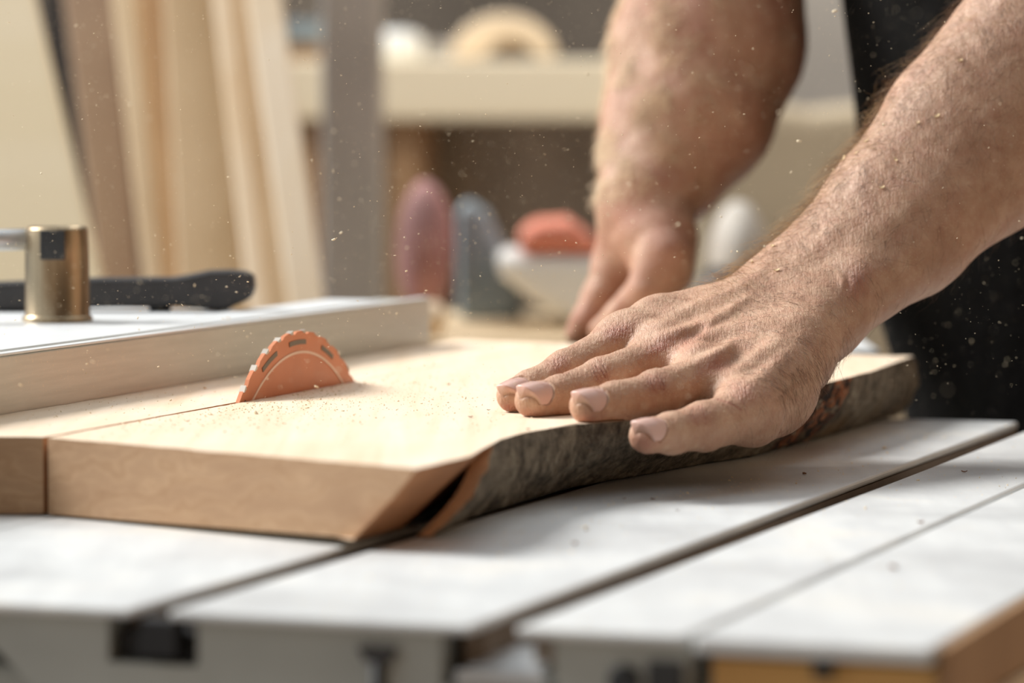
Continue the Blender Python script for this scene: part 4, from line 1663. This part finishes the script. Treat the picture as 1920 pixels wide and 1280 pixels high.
prism(bm, [Vector((xl, 4.17, zs - 0.03)), Vector((xr, 4.17, zs - 0.03)), Vector((xr, 4.7, zs - 0.03)), Vector((xl, 4.7, zs - 0.03))], Vector((0, 0, 0.03)))
build('lower_shelf', bm, 'leg_wood', wb, bevel=0.003)
bm = bmesh.new()
prism(bm, [Vector((xl, 4.78, zs)), Vector((xr, 4.78, zs)), Vector((xr, 4.80, zs)), Vector((xl, 4.80, zs))], Vector((0, 0, zt0 - zs)))
build('back_panel', bm, 'under_bench', wb)


def blob(name, c, r, mat, label, cat, parts=None, sub=3, noise_a=0.12):
    bm_ = bmesh.new()
    bmesh.ops.create_icosphere(bm_, subdivisions=sub, radius=1.0)
    for v_ in bm_.verts:
        k = 1 + noise_a * mnoise.noise(v_.co * 1.7 + Vector(c))
        v_.co = Vector((c[0] + v_.co.x * r[0] * k, c[1] + v_.co.y * r[1] * k, c[2] + v_.co.z * r[2] * k))
    return tag(build(name, bm_, mat, smooth=True), label, cat)


def px2m(n, Y): return n * Y / F


# things on the bench top
bt = zt1
# curved pale sander-like tool: arch with a dark opening, on the bench
tool = thing('power_tool', (W(945, 100, 4.3).x, 4.3, bt), 'pale rounded power tool with dark gap standing on the bench', 'power tool')
cx = W(945, 100, 4.3).x
bm = bmesh.new()
outer = [(cx + px2m(92 * math.cos(a), 4.3) * 1.05, bt + 0.004 + px2m(80 * math.sin(a), 4.3)) for a in np.linspace(0, math.pi, 16)]
inner = [(cx - px2m(-14, 4.3) + px2m(44 * math.cos(a), 4.3), bt + 0.004 + px2m(30 * math.sin(a), 4.3)) for a in np.linspace(math.pi, 0, 12)]
prism(bm, [Vector((a, 4.22, b)) for a, b in outer + inner], Vector((0, 0.14, 0)))
build('housing', bm, 'tan_item', tool, bevel=0.01, segs=3)
bm = bmesh.new()
lathe(bm, Vector((cx + 0.008, 4.26, bt + 0.0185)), [(0.016, 0), (0.016, 0.08)], 20, Vector((0, 1, 0)))
build('motor', bm, 'leg_wood', tool, smooth=True)
# small paint can-like pot and a low box
bm = bmesh.new()
px_ = W(742, 90, 4.3).x
lathe(bm, Vector((px_, 4.3, bt + 0.0005)), [(0.030, 0), (0.031, 0.02), (0.028, 0.03), (0.015, 0.034)], 24)
tag(build('pot', bm, 'white_bg', smooth=True), 'small white rounded pot on the bench right of the grey column', 'pot')
bm = bmesh.new()
xa = W(800, 90, 4.35).x
prism(bm, [Vector((xa, 4.35, bt + 0.0005)), Vector((xa + 0.05, 4.35, bt + 0.0005)), Vector((xa + 0.05, 4.42, bt + 0.0005)), Vector((xa, 4.42, bt + 0.0005))], Vector((0, 0, 0.022)))
tag(build('box', bm, 'grey_post', bevel=0.003), 'low grey box on the bench between pot and power tool', 'box')
bm = bmesh.new()
xa = W(538, 90, 4.2).x
prism(bm, [Vector((xa, 4.2, bt + 0.0005)), Vector((xa + 0.035, 4.2, bt + 0.0005)), Vector((xa + 0.035, 4.26, bt + 0.0005)), Vector((xa, 4.26, bt + 0.0005))], Vector((0, 0, 0.020)))
tag(build('tool_case', bm, 'leg_wood', bevel=0.003), 'small brown case on the bench left of the grey column', 'case')
bm = bmesh.new()
xa = W(530, 90, 4.2).x
prism(bm, [Vector((xa, 4.19, bt + 0.021)), Vector((xa + 0.042, 4.19, bt + 0.021)), Vector((xa + 0.042, 4.26, bt + 0.021)), Vector((xa, 4.26, bt + 0.021))], Vector((0, 0, 0.022)))
tag(build('box', bm, 'blue_grey', bevel=0.003), 'pale grey box lying on top of the small brown case', 'box')

# pile between bench and saw: a stand carrying a bag, a grey case, a white bin with red lid
sz = W(900, 612, 3.1).z
stand = thing('low_trolley', (W(950, 600, 3.1).x, 3.1, -0.88), 'low wooden trolley behind the saw carrying bags and bin', 'trolley')
bm = bmesh.new()
x0, x1 = W(735, 600, 3.0).x, W(1500, 600, 3.0).x
prism(bm, [Vector((x0, 2.92, sz - 0.03)), Vector((x1, 2.92, sz - 0.03)), Vector((x1, 3.34, sz - 0.03)), Vector((x0, 3.34, sz - 0.03))], Vector((0, 0, 0.03)))
build('top_board', bm, 'plank_pale', stand, bevel=0.003)
for xx in (x0 + 0.01, x1 - 0.05):
    for yy in (2.94, 3.28):
        bm = bmesh.new()
        prism(bm, [Vector((xx, yy, -0.88)), Vector((xx + 0.04, yy, -0.88)), Vector((xx + 0.04, yy + 0.04, -0.88)), Vector((xx, yy + 0.04, -0.88))], Vector((0, 0, sz - 0.03 + 0.88)))
        build('leg', bm, 'leg_wood', stand)


def zpix(y, Y): return W(900, y, Y).z


Yp = 3.15
blob('mauve_bundle', (W(798, 440, Yp).x, Yp, (sz + zpix(338, Yp)) / 2 + 0.001), (px2m(54, Yp), 0.05, (zpix(338, Yp) - sz) / 2), 'purple', 'mauve rounded bundle standing on the trolley beside the grey column', 'bundle', noise_a=0.05)  # upright mauve bundle, modelled as a plain rounded blob
Yq = 3.0
blob('ball_of_twine', (W(808, 530, Yq).x, Yq - 0.03, sz + px2m(34, Yq) * 0.97), (px2m(34, Yq),) * 3, 'tan_item', 'small pale ball in front of the mauve bundle', 'ball', noise_a=0.03)
# slanted blue-grey hose body
bm = bmesh.new()
pp = [W(872, 372, 3.2), W(915, 400, 3.2), W(945, 470, 3.2), W(972, 540, 3.2), W(985, 600, 3.2)]
ar = [W(858, 600, 3.2), W(856, 400, 3.2)]
prism(bm, pp + ar, Vector((0, 0.09, 0)))
tag(build('tool_bag', bm, 'blue_grey', bevel=0.008, segs=3), 'blue-grey slanted case between the mauve bundle and the white bin', 'case')
# white bin with red lid
bn = thing('bin', (W(1030, 520, 3.05).x, 3.05, sz), 'white bin with tapered left side and red lid on the trolley', 'bin')
bm = bmesh.new()
prism(bm, [W(924, 478, 3.05), W(1190, 478, 3.05), W(1190, 606, 3.05), W(1075, 606, 3.05), W(1000, 566, 3.05), W(940, 520, 3.05)], Vector((0, 0.2, 0)))
build('bin_body', bm, 'white_bg', bn, bevel=0.012, segs=3)
bm = bmesh.new()
prism(bm, [W(972, 474, 3.05), W(975, 440, 3.05), W(1010, 420, 3.05), W(1070, 416, 3.05), W(1110, 445, 3.05), W(1130, 474, 3.05)], Vector((0, 0.18, 0)))
build('lid', bm, 'red_bg', bn, bevel=0.008, segs=3)
# right side, between the two arms
bm = bmesh.new()
prism(bm, [W(1290, 640, 3.9), W(1290, 215, 3.9), W(1440, 190, 3.9), W(1520, 205, 3.9), W(1760, 180, 3.9), W(1760, 640, 3.9)], Vector((0, 0.12, 0)))
o = build('sack', bm, 'beige', bevel=0.02, segs=3)
for v_ in o.data.vertices:
    if v_.co.z < 0.0: v_.co.z = -0.879
tag(o, 'tall beige packing sack standing behind the two forearms', 'sack')
bm = bmesh.new()
xa, xb = W(1380, 100, 4.6).x, W(1800, 100, 4.6).x
prism(bm, [Vector((xa, 4.6, -0.88)), Vector((xb, 4.6, -0.88)), Vector((xb, 4.9, -0.88)), Vector((xa, 4.9, -0.88))], Vector((0, 0, 1.6)))
tag(build('steel_cabinet', bm, 'grey_post', bevel=0.006), 'tall grey cabinet far back between far forearm and black shirt', 'cabinet')
blob('dust_hood', (W(1385, 425, 3.12).x, 3.12, sz + px2m(118, 3.12)), (px2m(56, 3.12), 0.05, px2m(117, 3.12)), 'beige_pale', 'rounded greyish hood standing between the two forearms', 'hood', noise_a=0.05)
blob('motor_housing', (W(1352, 500, 2.98).x, 2.98, sz + px2m(66, 2.98)), (px2m(58, 2.98), 0.04, px2m(66, 2.98)), 'dark_metal', 'dark round motor housing in front of the greyish hood', 'motor', noise_a=0.04)
# cloudy pale thing at the far right on the table's outfeed
of = thing('outfeed_roller_stand', (W(1650, 630, 2.45).x, 2.42, -0.88), 'pale outfeed stand just beyond the end of the board', 'stand')
zz = zpix(648, 2.40)
bm = bmesh.new()
prism(bm, [Vector((W(1290, 640, 2.36).x, 2.36, zz - 0.012)), Vector((W(1650, 640, 2.36).x, 2.36, zz - 0.012)), Vector((W(1650, 640, 2.36).x, 2.62, zz - 0.012)), Vector((W(1290, 640, 2.36).x, 2.62, zz - 0.012))], Vector((0, 0, 0.012)))
build('top_plate', bm, 'fence_top', of, bevel=0.002)
for xx in (1310, 1600):
    bm = bmesh.new()
    xa = W(xx, 640, 2.4).x
    prism(bm, [Vector((xa, 2.48, -0.88)), Vector((xa + 0.02, 2.48, -0.88)), Vector((xa + 0.02, 2.50, -0.88)), Vector((xa, 2.50, -0.88))], Vector((0, 0, zz - 0.012 + 0.88)))
    build('leg', bm, 'bright_metal', of)

# ------------------------------------------------------------------ sawdust and chips
def flakes(name, C, S, mat, label, cat):
    n_ = len(C)
    base = np.array([[-1, -0.6, 0], [1, -0.6, 0], [1, 0.6, 0], [-1, 0.6, 0], [-0.8, -0.5, 0.5], [0.8, -0.5, 0.5], [0.8, 0.5, 0.5], [-0.8, 0.5, 0.5]])
    q = np.array([[0, 3, 2, 1], [4, 5, 6, 7], [0, 1, 5, 4], [1, 2, 6, 5], [2, 3, 7, 6], [3, 0, 4, 7]])
    a = rng.uniform(0, 2 * np.pi, (n_, 3))
    cx, sx = np.cos(a), np.sin(a)
    V = base[None] * S[:, None, None] * np.stack([rng.uniform(0.5, 1.6, n_), rng.uniform(0.6, 1.2, n_), rng.uniform(0.5, 1.2, n_)], 1)[:, None, :]
    x_, y_, z_ = V[..., 0].copy(), V[..., 1].copy(), V[..., 2].copy()
    x_, y_ = x_ * cx[:, 0:1] - y_ * sx[:, 0:1], x_ * sx[:, 0:1] + y_ * cx[:, 0:1]
    tlt = S is not None
    y_, z_ = y_ * cx[:, 1:2] - z_ * sx[:, 1:2], y_ * sx[:, 1:2] + z_ * cx[:, 1:2]
    V = np.stack([x_, y_, z_], -1) + C[:, None, :]
    Qf = (np.arange(n_)[:, None, None] * 8 + q[None]).reshape(-1, 4)
    me_ = polys_to_mesh(name, V.reshape(-1, 3), Qf)
    for p_ in ():
        pass
    o_ = link_mesh(name, me_, mat)
    return tag(o_, label, cat, kind='stuff')


# in the air
n1 = 24000
Yd = np.where(rng.uniform(0, 1, n1) < 0.5, rng.uniform(1.5, 2.0, n1), rng.uniform(1.25, 2.7, n1))
pxd = rng.uniform(-40, 1960, n1)
pyd = rng.uniform(-30, 1000, n1)
keep = rng.uniform(0, 1, n1) < np.clip(1.25 - np.abs(pxd - 500) / 1500 - np.maximum(0, pyd - 700) / 300, 0.12, 1)
pts = np.array([list(W(a, b, c)) for a, b, c in zip(pxd[keep], pyd[keep], Yd[keep])])
pts = pts[(pts[:, 2] > 0.038)]
inside = batched(f_near, pts * 1000) > 2
pts = pts[inside]
S = 0.000105 * np.exp(rng.normal(0, 0.6, len(pts)))
S[rng.uniform(0, 1, len(S)) < 0.03] *= 1.8
flakes('airborne_sawdust', pts, S, 'dust', 'tiny pale sawdust flecks floating around the blade and arms', 'sawdust')

wsk = np.clip(0.2 + NN[:, 2], 0, 1) * (NN[:, 1] < 0.4) * (NP_[:, 0] > 20) * np.where(NP_[:, 0] < 150, 0.25, 0.8)
ki = rng.choice(len(NP_), 2600, p=wsk / wsk.sum())
flakes('skin_sawdust', (NP_[ki] + NN[ki] * 0.08) / 1000, 0.00011 * np.exp(rng.normal(0, 0.5, len(ki))), 'dust', 'fine pale sawdust clinging to the near hand and forearm', 'sawdust')

# on the table and on the board
C = []
for _ in range(3500):
    u = rng.uniform(UF + 0.01, UE - 0.02)
    v = rng.uniform(-0.52, VR - 0.004)
    if v < edge_v(u) + 0.008: continue
    if G10 - 0.001 < v < G11 + 0.001 or GP0 - 0.001 < v < GP1 + 0.001: continue
    dens = math.exp(-abs(v - edge_v(u)) / 0.05) + 0.12
    if rng.uniform() < dens: C.append(list(G(u, v, 0.0001)))
C = np.array(C)
flakes('table_sawdust', C, 0.00022 * np.exp(rng.normal(0, 0.5, len(C))), 'dust', 'fine pale sawdust sprinkled over the grey table plates', 'sawdust')
C = []
for _ in range(2600):
    r = abs(rng.normal(0, 1))
    u = rng.normal(1.66, 0.13)
    v = KV1 + abs(rng.normal(0, 0.05)) if rng.uniform() < 0.6 else rng.uniform(VLB, -0.55)
    if u < u_end(v) + 0.004 or v > edge_v(u) - 0.004 or u > 2.05: continue
    if KV0 - 0.001 < v < KV1 + 0.001 and u < 1.80: continue
    C.append(list(G(u, v, ZB + 0.0002)))
C = np.array(C)
C = C[batched(f_near, C * 1000) > 1.5]
flakes('board_sawdust', C, 0.00020 * np.exp(rng.normal(0, 0.5, len(C))), 'dust', 'fine sawdust lying on the board beside the blade', 'sawdust')


def chip_mesh(sz_, curl):
    b = bmesh.new()
    nseg = 5
    rows = []
    for i in range(nseg + 1):
        t = i / nseg
        a = curl * (t - 0.5)
        x_ = math.sin(a) / curl * 2 * sz_ if abs(curl) > 0.01 else (t - 0.5) * 2 * sz_
        z_ = (1 - math.cos(a)) / curl * 2 * sz_ if abs(curl) > 0.01 else 0
        w_ = sz_ * 0.45 * (0.7 + 0.3 * math.sin(math.pi * t))
        rows.append([b.verts.new((x_, -w_, z_)), b.verts.new((x_, w_ * 0.8, z_)), b.verts.new((x_, w_ * 0.8, z_ + sz_ * 0.12)), b.verts.new((x_, -w_, z_ + sz_ * 0.12))])
    for r0, r1 in zip(rows, rows[1:]):
        for j in range(4):
            b.faces.new([r0[j], r0[(j + 1) % 4], r1[(j + 1) % 4], r1[j]])
    b.faces.new(rows[0][::-1])
    b.faces.new(rows[-1])
    return b


# chips on the arm: find the skin point nearest to each photo position
def skin_at(px, py):
    k = np.argmin((x - px) ** 2 + (y - py) ** 2 + np.where(NN[:, 1] > 0.3, 1e6, 0) + (NP_[:, 1] - 1700) * 0.3)
    return Vector(NP_[k] / 1000), Vector(NN[k])


chip_spots = [(1582, 300, 2.2), (1626, 265, 1.6), (1606, 288, 1.3), (1756, 217, 1.6), (1802, 114, 1.5), (1680, 300, 1.4), (1655, 352, 1.5), (1450, 462, 1.6), (1457, 507, 1.6), (1411, 492, 1.4), (1722, 230, 1.0), (1565, 318, 1.4)]
chip0 = None
for (a, b_, s_) in chip_spots:
    p_, n_ = skin_at(a, b_)
    if chip0 is None:
        o = build('wood_chip', chip_mesh(0.001, 1.6), 'chip')
        tag(o, 'tiny cream wood chip caught in the hair of the near forearm', 'wood chip', 'wood chips on the near forearm')
        chip0 = o
    else:
        o = chip0.copy()
        COL.objects.link(o)
    o.location = p_ + n_ * 0.0003
    o.scale = (s_, s_, s_)
    o.rotation_euler = (n_.to_track_quat('Z', 'Y').to_matrix() @ Matrix.Rotation(random.uniform(0, 6.28), 3, 'Z')).to_euler()

crumbs = [(1078, 1021, 0.0, 1.3), (1224, 937, 0.0, 0.9), (1170, 936, 0.0, 0.8), (1726, 981, 0.0, 1.3), (1675, 1066, 0.0, 1.8), (1808, 886, 0.0, 1.4), (1508, 890, 0.0, 1.4), (1098, 995, 0, 0.8), (1270, 958, 0, 0.7),
          (882, 783, ZB, 1.0), (916, 770, ZB, 0.7), (990, 806, ZB, 0.8), (1034, 805, ZB, 0.8), (1062, 892, 0, 0.1)]
c0 = None
for (a, b_, z_, s_) in crumbs[:-1]:
    ray = W(a, b_, 1.0) - Vector((0, 0, HC))
    t_ = (z_ - HC) / ray.z
    p_ = Vector((0, 0, HC)) + ray * t_
    onb = z_ > 0
    if c0 is None:
        o = build('wood_crumb', chip_mesh(0.001, 0.5), 'chip_dark')
        c0 = o
    else:
        o = c0.copy()
        COL.objects.link(o)
    tag(o, 'tiny brown crumb on the board in front of the fingertips' if onb else 'tiny brown wood crumb lying on the grey table', 'wood crumb',
        'crumbs on the board' if onb else 'crumbs on the table')
    o.location = p_ + Vector((0, 0, 0.0003))
    o.scale = (s_, s_ * 1.4, s_ * 2.5)
    o.rotation_euler = (0, 0, random.uniform(0, 3.1))

print('near arm verts', len(NP_), 'body total', len(allP))
